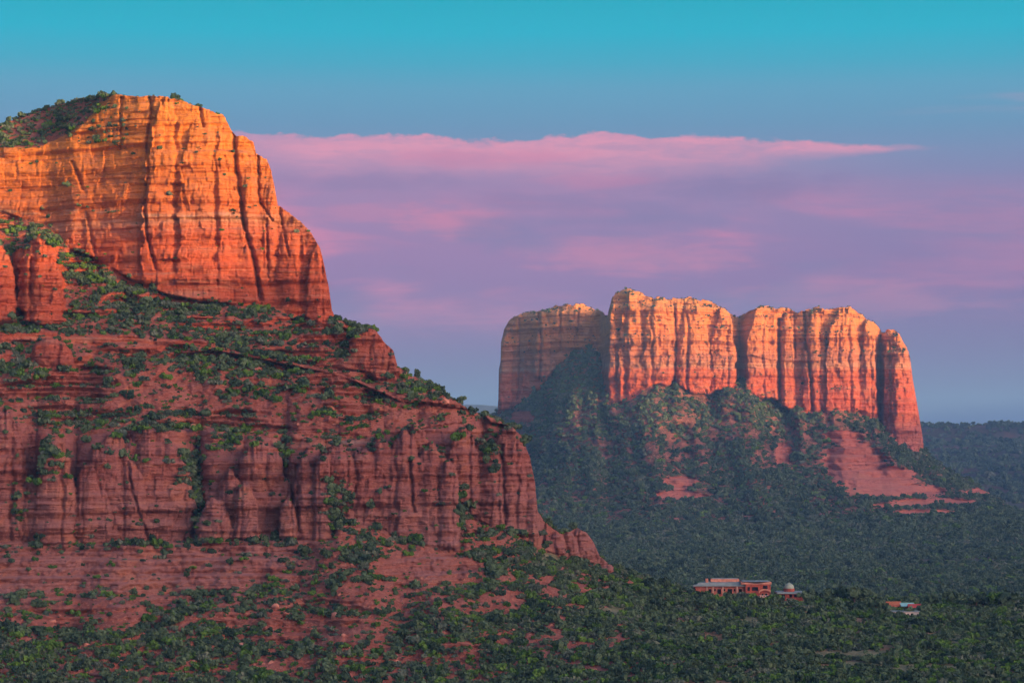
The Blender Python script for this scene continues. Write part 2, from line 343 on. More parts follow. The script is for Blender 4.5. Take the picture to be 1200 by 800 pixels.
def prof1(px):
    o = np.ones(len(px))
    A = (1150*o, 560*o)
    A2 = (800*o, poly(px, [(-140, 1000), (0, 1000), (300, 1010), (600, 1010), (800, 950), (1345, 930)]))
    Lb = poly(px, [(-140, 632), (0, 635), (235, 636), (300, 630), (388, 634), (398, 606), (440, 620), (500, 638), (538, 642), (548, 604), (575, 614), (600, 622), (632, 642)])
    s = poly(px, S1); Lb = np.where(px > 632, np.maximum(s, poly(px, [(632, 642), (700, 662)])), Lb)
    LbD = poly(px, [(-140, 1105), (0, 1110), (400, 1130), (540, 1160), (632, 1195), (700, 1250), (800, 1310), (1345, 1350)])
    LbS = gsm(Lb, 28, 0); zA = (HY-A2[0])/F*A2[1]; zS = (HY-LbS)/F*LbD
    deg = np.degrees(np.arctan2(zS-zA, LbD-A2[1])); LbD = gsm(slope_line(Lb, A2, deg), 3, 0)
    back_ = poly(px, [(-140, 15), (380, 15), (400, 8), (450, 10), (610, 10), (640, 0)])
    Lc = Lb-4*(back_ > .5); LcD = LbD+back_
    Lt = poly(px, [(-140, 495), (0, 490), (50, 502), (100, 512), (150, 502), (200, 505), (240, 500), (280, 508), (330, 514), (380, 518), (430, 514), (470, 505), (520, 498), (560, 492), (598, 500), (632, 640)])
    Lt = np.minimum(Lt, Lb-1)
    Lt = np.minimum(Lt, Lc-1); LtD = slope_line(Lt, (Lc, LcD), 50); LtD = gsm(LtD, 8, 0)
    # intermediate line in the middle slope where the low outcrops stand
    Mm = np.minimum(poly(px, [(-140, 400), (0, 398), (220, 404), (400, 440), (470, 470), (560, 480), (640, 560)]), Lt-1)
    MmD = slope_line(Mm, (Lt, LtD), 37); MmD = gsm(MmD, 6, 0)
    Mt = Mm-poly(px, [(-140, 6), (60, 10), (200, 6), (400, 3), (640, 1)])
    MtD = slope_line(Mt, (Mm, MmD), 65)
    Cb = poly(px, [(-140, 235), (0, 246), (60, 268), (80, 290), (110, 302), (150, 326), (190, 343), (230, 352), (280, 356), (320, 361), (360, 372), (392, 378), (410, 366)])
    Cb = np.minimum(np.where(px > 395, poly(px, [(395, 366), (640, 470)]), Cb), Mt-1)
    CbD = gsm(slope_line(Cb, (Mt, MtD), 33), 8, 0)
    Ct = poly(px, [(-140, 215), (0, 172), (40, 172), (75, 160), (100, 140), (118, 122), (132, 108), (142, 98), (420, 90), (640, 200)])
    CtD = slope_line(Ct, (Cb, CbD), 79)
    Tp = Ct-120; TpD = slope_line(Tp, (Ct, CtD), 34)
    return [A, A2, (Lb, LbD), (Lc, LcD), (Lt, LtD), (Mm, MmD), (Mt, MtD), (Cb, CbD), (Ct, CtD), (Tp, TpD)]
TW1 = [(46, 29, 273, 379, .8), (-6, 24, 282, 378, .8), (-60, 30, 300, 380, .8), (22, 10, 290, 340, .8),
       (4, 31, 476, 634, .9), (66, 24, 510, 640, .9), (40, 16, 560, 634, .7), (-70, 44, 500, 634, .9), (103, 17, 542, 636, 1), (121, 12, 572, 636, 1), (84, 14, 575, 635, .8),
       (132, 40, 512, 633, .8), (172, 46, 496, 632, .8), (210, 26, 530, 632, .9), (153, 20, 540, 634, .8), (252, 21, 583, 637, 1), (240, 12, 600, 636, .9), (270, 17, 550, 628, 1), (288, 16, 566, 632, .9), (304, 30, 518, 622, 1),
       (322, 16, 530, 612, .9), (339, 12, 584, 637, 1), (336, 8, 558, 618, 1), (357, 15, 536, 632, 1.1), (378, 13, 528, 634, 1.1), (366, 16, 522, 600, .9), (424, 22, 526, 606, .8), (446, 24, 512, 616, .8), (474, 27, 504, 630, .9),
       (506, 27, 517, 640, 1), (526, 14, 540, 644, 1.1), (490, 18, 498, 600, .7), (543, 22, 502, 600, .8), (561, 16, 516, 606, .9), (578, 19, 524, 616, 1.1), (598, 24, 498, 624, 1.2), (398, 22, 520, 602, .7),
       (616, 15, 520, 633, 1.2), (626, 8, 566, 641, 1.2), (682, 14, 616, 656, .9), (693, 9, 630, 660, .9), (668, 9, 622, 650, .9), (652, 9, 622, 646, .8), (707, 10, 650, 668, .7), (432, 28, 383, 436, .7), (456, 12, 402, 444, .9), (441, 14, 390, 442, .8),
       (60, 26, 396, 430, .6), (160, 30, 500, 530, .6), (290, 15, 176, 300, 1.0), (316, 12, 196, 330, 1.0), (345, 22, 250, 370, .8), (372, 14, 285, 378, .9), (240, 34, 128, 330, .3), (195, 30, 112, 330, .3)]
CR1 = [  # the dark cracks: (points, half width px, depth m)
    ([(172, 108), (176, 130), (170, 165), (172, 200), (168, 245), (172, 280), (182, 315)], 1.6, 5), ([(140, 112), (139, 140), (140, 175)], 1.3, 3.5), ([(82, 188), (90, 205), (96, 222)], 1.8, 4),
    ([(232, 125), (237, 148)], 1.6, 4), ([(273, 155), (275, 190), (280, 222), (285, 262), (297, 305), (305, 352)], 2.3, 7), ([(301, 178), (303, 235), (318, 258)], 1.4, 4), ([(322, 215), (330, 262), (338, 300)], 1.3, 3),
    ([(100, 250), (112, 305), (118, 330)], 1.8, 3), ([(35, 300), (34, 375)], 1.5, 4), ([(312, 262), (314, 330)], 1.2, 2.5), ([(150, 540), (156, 575), (174, 632)], 1.5, 3),
    ([(232, 520), (232, 600), (226, 632)], 4, 7), ([(348, 545), (349, 632)], 1.8, 5), ([(588, 520), (592, 615)], 2, 5), ([(459, 400), (452, 440)], 1.4, 3), ([(480, 540), (485, 600)], 2, 4)]
LOBES = [(-90, 44), (4, 35), (66, 27), (120, 36), (178, 50), (262, 31), (308, 28), (358, 27), (424, 33), (470, 27), (513, 28), (551, 20), (584, 22), (616, 24)]
def detail1(D, px, pc, Xw, Zw, seg, tw):
    pxg = px[None, :]+np.zeros_like(pc)
    # the lower tier bulges in separate buttresses with deep recesses between them
    pl = px[None, :]+3.5*fbm(pc/38, px[None, :]/60, 3, 28); L = np.zeros_like(pc)
    LtY = poly(px, [(-140, 495), (0, 490), (50, 502), (100, 512), (150, 502), (200, 505), (240, 500), (280, 508), (330, 514), (380, 518), (430, 514), (470, 505), (520, 498), (560, 492), (598, 500), (632, 560)])[None, :]
    hgt_ = np.clip((640-pc)/np.maximum(640-LtY, 20), 0, 1)
    for cx, w_ in LOBES: L = np.maximum(L, np.clip(1-(np.abs(pl-cx)/(w_*(1.05-.25*hgt_)))**2.6, 0, 1)**.5)
    tier = ((seg >= 2) & (seg <= 4)).astype(float)*ss(pc, LtY-78, LtY-4)*ss(pxg, 634, 618)*(1-tw)
    cap_ = np.clip((LtY+38-pc)/38, 0, 1)
    D += tier*((1-L)*15+cap_**2*9*L)
    cliff = ((seg == 2) | (seg == 3) | (seg == 7)).astype(float)*(pxg < 640)
    ledge = ((seg == 5) & (pxg < 620)).astype(float)
    ck = np.clip(gsm(gsm(np.maximum(np.maximum(cliff, ledge*.7), tw), 1.5, 1), 1.5, 0), 0, 1)
    mid = ((seg == 4) | (seg == 6)).astype(float)*(pxg < 640); low = ((seg <= 1)).astype(float)
    upper = (seg == 7).astype(float)
    wx = 3*fbm(Xw/30, Zw/45, 3, 21); 
    # pillars: creased bulges, long in z
    big = billow((Xw+wx)/26, Zw/150, 2, 30, .45)
    med = billow((Xw+wx)/9.5, Zw/45, 3, 40)
    sml = billow((Xw+wx*.6)/3.6, Zw/13, 3, 50)
    zb = Zw+1.2*fbm(Xw/50, Zw/25, 2, 61)
    D -= ck*(big*(1.2+1.6*upper)+med*.5+sml*.5)
    D -= ck*(blocks(Xw+2*wx, zb, 34, 17, 33, .8)*4.6*(.45+.55*upper)+blocks(Xw+wx, zb, 15, 7.5, 34, .9, .25)*2.6+blocks(Xw+wx*.5, zb, 7.0, 3.4, 35, 1.0, .35)*1.6+blocks(Xw, zb, 2.8, 1.6, 36, .9, .2)*.8)
    # strata: hard beds stand out, soft ones are cut back
    zz = Zw+1.5*fbm(Xw/60, Zw/20, 2, 60)
    bed = fbm(zz/3.4, Xw/140, 3, 70, .65); bedq = np.tanh(bed*5)
    bed2 = np.tanh(n2d(zz/9.0, Xw/260, 75)*5)
    D -= ck*(bedq*1.15+bed2*1.7)
    # outcropping benches on the slopes: push the surface forward under each hard bed
    gate = ss(fbm(Xw/70, Zw/16, 3, 90), -.05, .22)
    saw = lambda p: (p-np.floor(p))
    h1 = saw(zz/7.3+.2*fbm(Xw/90, Zw*0, 2, 92)); h2 = saw(zz/2.9+.3)
    st = (ss(h1, 0, .12)-h1)*7.3/.72; st2 = (ss(h2, 0, .2)-h2)*2.9/.72
    D += mid*(1-ck)*(gate*st*1.25+ss(gate, .1, .9)*st2*.8)-mid*(1-ck)*gate*blocks(Xw, zz, 5, 3, 37, .8)*1.6
    slab = ((seg == 1) & (pxg < 430)).astype(float)*ss(pc, 815, 740)*0+((seg == 1)).astype(float)*np.exp(-np.clip((pc-672+20*fbm(Xw/40, Xw*0, 3, 140))/40, 0, 9)**2)*ss(pxg, 420, 300)
    slab = np.maximum(slab, (seg == 1)*np.exp(-((pxg-500)/55)**2-((pc-665)/28)**2))
    D += gsm(slab, 2, 0)*(st*.75+st2*1.0+1.2*blocks(Xw, zz, 6, 3, 38, .8))
    D += (seg == 1)*ss(pxg, 640, 560)*ss(pc, 815, 780)*gate*(st*.9+st2*.9)*(1-slab)
    D += ck*(1-upper)*1.8*np.clip(fbm(Xw/9, Zw/5, 4, 150), -.6, .6)
    gs = fbm(Xw/24, Zw/11, 4, 100); g2 = fbm(Xw/6, Zw/4, 3, 110)
    D += (1-ck)*(mid*(gs*6.0+g2*2.6+1.3*fbm(Xw/2.4, Zw/1.8, 2, 146))+low*np.where(pxg < 650, 1, .5)*(gs*4.5+g2*2.6+1.6*np.clip(fbm(Xw/2.6, Zw/1.6, 2, 145), -.2, 1)))
    # gullies and spurs running down the slopes
    gl = billow((Xw+12*fbm(Xw/80, Zw/60, 2, 121))/46, Zw/150, 2, 120)
    D += (1-ck)*(mid*(.30-gl)*16+(seg == 1)*(.30-gl)*22*(1-.6*slab)*ss(pc, 820, 720)*ss(pxg, 760, 620))
    for pts, w_, dp in CR1:
        p = np.array(pts, float); I = np.where((rows1 <= p[:, 1].max()) & (rows1 >= p[:, 1].min()))[0]
        cx = np.interp(rows1[I], p[:, 1], p[:, 0])+1.2*n2d(rows1[I]/7, rows1[I]*0, int(p[0, 0]))
        wv = w_*(1+.4*n2d(rows1[I]/11, rows1[I]*0, 9))
        D[I] += dp*np.exp(-((px[None, :]-cx[:, None])/wv[:, None])**2)
    return np.clip(ck+slab*.9, 0, 1)
def soil1(px, pc, nz, rockness, Xw, Zw):
    return np.clip(ss(nz, .30, .62)*(1-.85*rockness)+.1, 0, 1)
def back1(px, b, z):
    r = ss(px, 640, 760)[None, :]
    g = b*(.9*(1-r)+.9*r)+0*b
    drop = np.where(b > 0, (1-r)*(.10*g+np.clip(g-45, 0, None)*.9)+r*.17*g, 0)
    drop = np.minimum(drop, np.clip(z+172, 0, None)); return g, drop
def pale1(px, pc, Xw, Zw):
    n = fbm(Xw/22, Zw/3.0, 4, 130)
    u = np.exp(-((pc-(246+.03*px[None, :]))/5.5)**2)*ss(n, -.1, .3)*(px[None, :] < 290)*.75
    v = np.exp(-((pc-398)/3.0)**2)*ss(n, -.1, .3)*.5*(px[None, :] < 230)
    v2 = np.exp(-((pc-518)/2.5)**2)*ss(n, -.1, .3)*.6*((px[None, :] > 320) & (px[None, :] < 440))
    v3 = np.exp(-((px[None, :]-225)/40)**2-((pc-(330+.1*px[None, :]-20))/16)**2)*ss(n, -.2, .4)*.7
    x = np.clip(u+v+v2+v3, 0, 1)
    return x
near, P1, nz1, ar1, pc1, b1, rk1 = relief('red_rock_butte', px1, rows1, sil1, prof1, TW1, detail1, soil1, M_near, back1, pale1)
tag(near, 'high red rock butte with an orange sunlit cliff above a stepped slope of spires', 'butte', kind='structure')

# ================================================================== FAR BUTTE
S2 = [(380, 640), (480, 545), (540, 512), (565, 497), (583, 484), (584.5, 460), (583.5, 440), (586.5, 425), (586, 408), (590, 386), (596, 376), (610, 367), (625, 364), (645, 360), (665, 356), (685, 357), (700, 364), (712, 369), (717, 350), (722, 342),
      (735, 338), (750, 342), (765, 348), (785, 349), (810, 350), (830, 352), (845, 358), (860, 369), (868, 371), (873, 367), (885, 362), (900, 360), (925, 362), (932, 366), (940, 362), (950, 361), (975, 362), (990, 359), (1000, 361), (1015, 372), (1029, 384),
      (1034, 390), (1041, 387), (1048, 387), (1056, 393), (1063, 405), (1067, 420), (1070, 445), (1075, 475), (1080, 505), (1083, 529), (1095, 541), (1120, 556), (1150, 573), (1175, 590), (1200, 601), (1300, 632), (1420, 660)]
px2 = np.concatenate([np.arange(300, 560, 3.0), np.arange(560, 1220, .85), np.arange(1220, 1500, 3.0)]); rows2 = np.arange(672, 330, -.85); sil2 = poly(px2, S2)
def prof2(px):
    o = np.ones(len(px))
    F0 = (672*o, 2950*o)
    F1y = 612+0*o; F1 = (F1y, poly(px, [(470, 3700), (1100, 3650), (1400, 3600)]))
    B = poly(px, [(470, 560), (540, 515), (583, 486), (610, 474), (640, 446), (655, 424), (672, 412), (700, 410), (706, 440), (712, 468), (725, 474), (745, 463), (770, 448), (790, 446), (815, 458), (835, 461), (850, 450), (870, 447), (890, 463),
                  (915, 473), (940, 481), (970, 484), (990, 474), (1005, 480), (1040, 501), (1060, 516), (1083, 531), (1120, 553), (1200, 598), (1300, 628), (1400, 650)])
    B = B+(6*fbm(px/13, px*0, 4, 520)-2*np.abs(n2d(px/17, px*0, 530)))*ss(px, 583, 600)*ss(px, 1090, 1070)
    B = np.minimum(B, F1y-2)
    BD = poly(px, [(470, 4250), (583, 4570), (600, 4540), (625, 4485), (645, 4450), (660, 4440), (702, 4440), (709, 4300), (714, 4225), (760, 4200), (800, 4215), (850, 4240), (862, 4285), (870, 4290), (880, 4240), (905, 4235), (925, 4250), (960, 4235), (1000, 4235), (1024, 4250), (1032, 4295), (1040, 4265), (1055, 4265), (1070, 4290), (1083, 4330), (1120, 4280), (1200, 4150), (1400, 3950)])
    f = .45; F2 = (F1y+(B-F1y)*f, None)
    F2D = F1[1]+(BD-F1[1])*.60
    T = poly(px, [(470, 300), (1400, 300)]); TD = slope_line(T, (B, BD), 79)
    return [F0, F1, (F2[0], gsm(F2D, 14, 0)), (B, gsm(BD, 1.5, 0)), (T, TD)]
TW2 = [(620, 9, 372, 450, 5.0), (1052, 17, 386, 520, 1.2), (1068, 9, 420, 528, 1.2), (1018, 10, 374, 492, 1.0), (990, 20, 360, 480, .9), (957, 15, 361, 484, 1.0), (922, 10, 362, 478, 1.2), (890, 15, 362, 466, 1.0),
       (848, 15, 358, 455, .7), (812, 20, 351, 460, .6), (770, 17, 348, 450, .6), (740, 16, 338, 468, .8), (719, 6, 352, 472, 1.3), (1040, 5, 400, 506, 1.0), (975, 7, 380, 484, .8)]
TW2 = [(619, 9, 370, 452, 1.5), (597, 12, 376, 478, 1.0), (642, 15, 358, 440, 1.0), (668, 10, 356, 408, 1.2), (690, 13, 360, 406, 1.0), (680, 16, 384, 408, 1.2)]+[(a, b, c, d, e if a in (1052, 1068, 719) else e*.5) for a, b, c, d, e in TW2[1:]]
CR2 = [([(608, 372), (609, 420), (606, 468)], 1.3, 14), ([(631, 366), (634, 400), (632, 445)], 1.4, 14), ([(656, 360), (657, 412)], 1.2, 12), ([(678, 360), (676, 404)], 1.2, 12), ([(703, 368), (704, 405)], 1.5, 14), ([(790, 355), (793, 400), (791, 448)], 1.6, 14), ([(866, 368), (867, 450)], 2.2, 20), ([(913, 372), (914, 474)], 2.4, 30), ([(943, 364), (945, 400), (950, 440), (952, 482)], 1.6, 18), ([(931, 365), (932, 420)], 1.2, 8),
       ([(1031, 392), (1031, 500)], 2.4, 26), ([(1044, 430), (1043, 505)], 1.6, 10), ([(806, 405), (806, 445)], 1.0, 6), ([(735, 360), (729, 400), (733, 440), (731, 470)], 2.8, 12), ([(984, 390), (983, 425)], 1.3, 7)]
SLABS2 = [(1000, 542, 40, 26), (1025, 560, 52, 18), (1050, 575, 62, 9), (1100, 588, 55, 5), (988, 512, 24, 10), (918, 532, 11, 14), (797, 566, 25, 8), (800, 580, 34, 5),
          (612, 490, 16, 8), (1085, 600, 40, 3), (1050, 592, 30, 3), (1150, 576, 22, 5)]
def slabmask(px, pc, L, n): 
    s = 0
    for cx, cy, rx, ry in L: s = np.maximum(s, np.exp(-(((px[None, :]-cx)/rx)**2+((pc-cy)/ry)**2)**1.5))
    return ss(s+.45*n, .33, .55)
def detail2(D, px, pc, Xw, Zw, seg, tw):
    pxg = px[None, :]+np.zeros_like(pc)
    cl = ((seg >= 3) & (pxg > 582) & (pxg < 1084)).astype(float)
    ck = np.clip(gsm(gsm(np.maximum(cl, tw), 1.2, 1), 1.2, 0), 0, 1)
    wx = 9*fbm(Xw/80, Zw/120, 3, 221)
    zb = Zw+3*fbm(Xw/130, Zw/60, 2, 261)
    D -= ck*(billow((Xw+wx)/85, Zw/420, 2, 230, .45)*13+billow((Xw+wx)/19, Zw/110, 3, 240)*1.5)
    D -= ck*(blocks(Xw+wx, zb, 60, 70, 233, 1.0)*17+blocks(Xw+wx, zb, 30, 19, 234, 1.0, .3)*7.5+blocks(Xw+wx*.5, zb, 14, 9.5, 235, 1.1, .5)*5.5+blocks(Xw, zb, 7, 4.5, 236, .9, .4)*3.2)
    zz = Zw+3*fbm(Xw/160, Zw/50, 2, 260)
    q = np.tanh(fbm(zz/8.5, Xw/400, 3, 270, .65)*5); q2 = np.tanh(n2d(zz/23, Xw/900, 275)*5)
    D -= ck*(q*2.9+q2*4.4)*(1+.9*ss(Zw, 120, 160)); 
    # rounded, stepped cap: the top sixth leans back
    s = poly(px, S2)[None, :]; cap = np.clip((s+15-pc)/15, 0, 1); D += ck*cap**1.7*24*(1+.8*n2d(Xw/30, Zw/40, 277))
    bay = ss(pxg, 648, 668)*ss(pxg, 712, 704)*ss(pc, 400, 412)
    n = fbm(Xw/90, Zw/60, 4, 300); n_ = fbm(Xw/22, Zw/14, 3, 310)
    gl = billow((Xw+30*fbm(Xw/200, Zw/150, 2, 321))/150, Zw/500, 3, 320)
    lowf = ss(pc, 668, 610)
    sm = slabmask(px, pc, SLABS2, fbm(Xw/90, Zw/6, 4, 330)*1.1)*(1-ck)
    D += (1-ck)*lowf*(n*24+n_*9+(.28-gl)*150*ss(pc, 640, 560)*(1-.75*gsm(sm, 10, 1)))
    D -= sm*(blocks(Xw, zz, 34, 7, 238, 1.0, .6)*6+blocks(Xw, zz, 14, 3.6, 239, 1.0, .4)*3)
    h = zz/13; h = h-np.floor(h); D += sm*(ss(h, 0, .12)-h)*13/.5*1.1
    for pts, w_, dp in CR2:
        p = np.array(pts, float); I = np.where((rows2 <= p[:, 1].max()) & (rows2 >= p[:, 1].min()))[0]
        cx = np.interp(rows2[I], p[:, 1], p[:, 0])+1.0*n2d(rows2[I]/6, rows2[I]*0, int(p[0, 0]))
        D[I] += dp*np.exp(-((px[None, :]-cx[:, None])/w_)**2)
    return np.clip(ck+sm, 0, 1)
def soil2(px, pc, nz, rk, Xw, Zw): return np.clip(1-rk, 0, 1)
def back2(px, b, z):
    g = b*3.0; drop = np.where(b > 0, .12*g+np.clip(g-170, 0, None)*1.1, 0)
    r = ss(px, 1080, 1100)[None, :]; drop = drop*(1-r)+.5*g*r
    return g, np.minimum(drop, np.clip(z+185, 0, None))
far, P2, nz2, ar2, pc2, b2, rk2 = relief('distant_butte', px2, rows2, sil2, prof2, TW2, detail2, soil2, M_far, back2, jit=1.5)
far.name = 'distant_butte'
tag(far, 'long flat topped butte with a row of sunlit orange buttresses over a wooded slope', 'butte', kind='structure')

# ================================================================== VALLEY, MESA, HILLS, SHADE RIDGE
def zval(x, y): return -158+7*fbm(x/420, y/420, 4, 400)+10*ss(y, 5200, 9000)-6*ss(y, 2600, 1500)
xs = np.concatenate([np.linspace(-30000, -2600, 30), np.linspace(-2500, 4200, 560), np.linspace(4400, 30000, 30)])
ys = np.concatenate([np.linspace(-14000, 300, 30), np.linspace(340, 6500, 520), np.geomspace(6600, 42000, 40)])
gx, gy = np.meshgrid(xs, ys); V = np.stack([gx, gy, zval(gx, gy)], -1)
ground = grid_mesh('ground', V, M_valley); tag(ground, 'wooded valley floor between the buttes', 'ground', kind='structure')

def strip(name, label, pxs, D0, z0, sil, Dtop, mat, n=70, amp=1.0, face=.0, k=1.0, cat='hills'):
    """a broad slope rising from D0 to its crest at Dtop, falling away behind"""
    top = (HY-poly(pxs, sil)+amp*fbm(pxs/14, pxs*0, 4, 500))/F*Dtop
    tq = np.concatenate([np.linspace(0, 1, n), [1.05, 1.2, 1.5, 2.0]])
    X_, T_ = np.meshgrid(pxs, tq)
    Dd = D0+(Dtop-D0)*T_
    pr = np.clip(T_, 0, 1)
    prz = pr**1.25*(1-face)+face*ss(pr, .93, .97)
    zz = z0+(top[None, :]-z0)*prz
    zz = np.where(T_ > 1, top[None, :]-(T_-1)*(top[None, :]-z0), zz)
    Xw = (X_-600)/F*Dd
    nz_ = fbm(Xw/(260*k), Dd/(330*k), 5, 510)
    zz = zz+nz_*42*k*np.sin(np.pi*pr)*(T_ < 1)
    P = np.stack([Xw, Dd, zz], -1)
    o = grid_mesh(name, P, mat); tag(o, label, cat, kind='structure'); return P
PM = strip('mesa', 'long low wooded mesa behind the right end of the far butte', np.arange(930, 1800, 2.0), 5200, -175, [(930, 560), (1040, 505), (1090, 498), (1150, 498), (1200, 499), (1500, 492), (1800, 500)], 8200, M_mesa, n=260, face=.14, cat='mesa')
PH = strip('hills', 'pale blue far hills on the horizon between the two buttes', np.arange(300, 1000, 3.0), 11000, -150, [(300, 480), (500, 474), (560, 474), (585, 476), (700, 500), (1000, 520)], 15000, M_hill, n=60, k=2.5)
# unseen high ground added at the right, crest shaped to shade the valley
pp = np.arange(-2500, 9800, 45.0); perp = np.array([-SH[1], SH[0]])
tanE = math.tan(R(SUN_EL))
def hridge(p):
    zl = poly(p, [(-2500, 66), (930, 66), (1700, 50), (2600, 30), (3300, 8), (3900, -2), (4600, 20), (9800, 60)])          # height of the shade line aimed at, by place
    proj = poly(p, [(-2500, 1200), (930, 1170), (3630, 2530), (9800, 6500)])
    return zl+(1500+proj)*tanE
cr = np.concatenate([np.linspace(0, 1, 22), np.linspace(1.05, 2, 12)])
Pr, Cr = np.meshgrid(pp, cr)
hh = hridge(pp)[None, :]+10*fbm(Pr/160, Pr*0, 4, 600)
prf = np.where(Cr <= 1, ss(Cr, 0, .55)*.55+ss(Cr, .72, .86)*.45, 1-ss(Cr, 1.25, 2)*.9)
off = 1500-420+420*Cr
off = np.where(Cr > 1, 1500+(Cr-1)*700, off)+30*fbm(Pr/120, Cr*3, 3, 610)
Rx = SH[0]*off+perp[0]*Pr; Ry = SH[1]*off+perp[1]*Pr
Rz = -170+(hh+170)*prf
rg = grid_mesh('shade_ridge', np.stack([Rx, Ry, Rz], -1), M_mesa); tag(rg, 'added high ground that shades the valley, unseen beyond the right edge', 'shade_ridge', kind='structure')

# ================================================================== VEGETATION
def crown_mesh(name, seed, n=230, lobes=7, wid=1.0, hgt=.95, mat=None, leaf=.17):
    r = np.random.default_rng(seed)
    c = np.stack([r.normal(0, .38*wid, lobes), r.normal(0, .38*wid, lobes), r.uniform(.30, .80, lobes)*hgt], -1)
    c[0] = (0, 0, .55*hgt); rad = r.uniform(.28, .50, lobes)*(1.15-c[:, 2]*.35)
    which = r.integers(0, lobes, n); dr = r.normal(size=(n, 3)); dr /= np.linalg.norm(dr, axis=1)[:, None]
    p = c[which]+dr*(rad[which]*r.uniform(.55, 1.08, n))[:, None]*np.array([1, 1, .85]); p[:, 2] = np.maximum(p[:, 2], .04)
    # each leaf clump: a small bent quad roughly facing outwards
    nrm = dr+r.normal(0, .55, (n, 3)); nrm /= np.linalg.norm(nrm, axis=1)[:, None]
    up = r.normal(size=(n, 3)); a = np.cross(nrm, up); a /= np.linalg.norm(a, axis=1)[:, None]; b_ = np.cross(nrm, a)
    s = (leaf*r.uniform(.6, 1.35, n))[:, None]
    V = np.stack([p-a*s-b_*s*.8, p+a*s-b_*s*.6, p+a*s*.8+b_*s, p-a*s*.7+b_*s*.9], 1).reshape(-1, 3)
    q = np.arange(n*4).reshape(n, 4)
    # inner mass, so that a crown is not see-through everywhere
    V2 = []; Q2 = []; base_ = n*4
    for k in range(lobes):
        L = rad[k]*.72; o = [(1, 0, 0), (-1, 0, 0), (0, 1, 0), (0, -1, 0), (0, 0, 1), (0, 0, -1)]
        V2 += [tuple(c[k]+np.array(v)*L*r.uniform(.8, 1.15)) for v in o]; i = base_+k*6
        Q2 += [(i, i+2, i+4), (i+2, i+1, i+4), (i+1, i+3, i+4), (i+3, i, i+4), (i+2, i, i+5), (i+1, i+2, i+5), (i+3, i+1, i+5), (i, i+3, i+5)]
    me = bpy.data.meshes.new(name); me.from_pydata([tuple(v) for v in V]+V2, [], [tuple(x) for x in q]+Q2); me.update()
    me.materials.append(mat); return me
def trunk_mesh(name, seed):
    r = random.Random(seed); vs = []; fs = []
    def limb(p0, p1, r0, r1, n=5):
        d = (p1-p0).normalized(); a = d.orthogonal().normalized(); b_ = d.cross(a); i = len(vs)
        for k in range(n): vs.append(p0+(a*math.cos(6.283*k/n)+b_*math.sin(6.283*k/n))*r0)
        for k in range(n): vs.append(p1+(a*math.cos(6.283*k/n)+b_*math.sin(6.283*k/n))*r1)
        for k in range(n): fs.append((i+k, i+(k+1) % n, i+n+(k+1) % n, i+n+k))
    top = Vector((r.uniform(-.06, .06), r.uniform(-.06, .06), .38)); limb(Vector((0, 0, -.12)), top, .075, .05)
    for k in range(4):
        a = 1.57*k+r.uniform(-.4, .4); limb(top, top+Vector((math.cos(a)*.3, math.sin(a)*.3, r.uniform(.15, .38))), .04, .015)
    me = bpy.data.meshes.new(name); me.from_pydata([tuple(v) for v in vs], [], fs); me.update(); me.materials.append(M_bark); return me
KINDS = [('juniper_tree', M_leaf, dict(wid=1.0, hgt=1.0), 'dark green juniper'), ('pinyon_pine', M_leaf, dict(wid=.72, hgt=1.35, lobes=8), 'tall dark green pine'),
         ('scrub_oak', M_leaf3, dict(wid=1.15, hgt=.85), 'bright green scrub oak'), ('sagebrush', M_leaf2, dict(wid=1.2, hgt=.62), 'grey green brush')]
crowns = [[crown_mesh(kn+'_crown', 10*i+v, mat=mt, **kw) for v in range(3)] for i, (kn, mt, kw, lb) in enumerate(KINDS)]
trunks = [trunk_mesh('trunk', s) for s in range(3)]

HOUSES = [(846, 1296, 50), (893, 1290, 26), (922, 1292, 24)]
pts = []       # x, y, z, size, kind, zone
def scatter(P, area, dens, size, kindp, zone, sj=.45):
    lam = (area*dens).reshape(-1); Pf = P.reshape(-1, 3)
    n = rng.poisson(np.clip(lam, 0, 3)); I = np.repeat(np.arange(len(n)), n)
    if len(I) == 0: return
    p = Pf[I]+rng.normal(0, .25, (len(I), 3))*np.array([size, size, 0])
    s = size*np.clip(rng.lognormal(-.05, sj, len(I)), .35, 2.2)
    k = rng.choice(4, len(I), p=kindp)
    pts.append(np.column_stack([p, s, k, np.full(len(I), zone)]))
# near butte and foreground
pxg = px1[None, :]+0*pc1
Xn, Yn = P1[..., 0], P1[..., 1]
cl = fbm(Xn/26, Yn/26, 4, 700); cl2 = fbm(Xn/9, Yn/9, 3, 710)
vis = (b1 < 45)
flat = ss(nz1, .42, .68)
lowz = ss(pc1, 640, 760)                              # denser to the bottom
rightz = ss(pxg-(pc1-640)*-.9, 470, 640)             # the wooded foreground at the right
zone_d = np.where(pc1 < 640, .46, .34+.62*lowz); zone_d = np.maximum(zone_d, rightz*.95*(pc1 > 600))
topz = (pc1 < 215) & (pxg < 145)
zone_d = np.where(topz, .8, zone_d)
BARE = [(60, 668, 150, 30), (240, 668, 110, 22), (110, 718, 70, 18), (505, 665, 62, 24), (390, 740, 70, 18), (440, 700, 50, 16), (345, 778, 40, 8), (590, 700, 26, 14), (690, 636, 12, 12), (640, 680, 16, 6)]
bare = slabmask(px1, pc1, BARE, cl2)
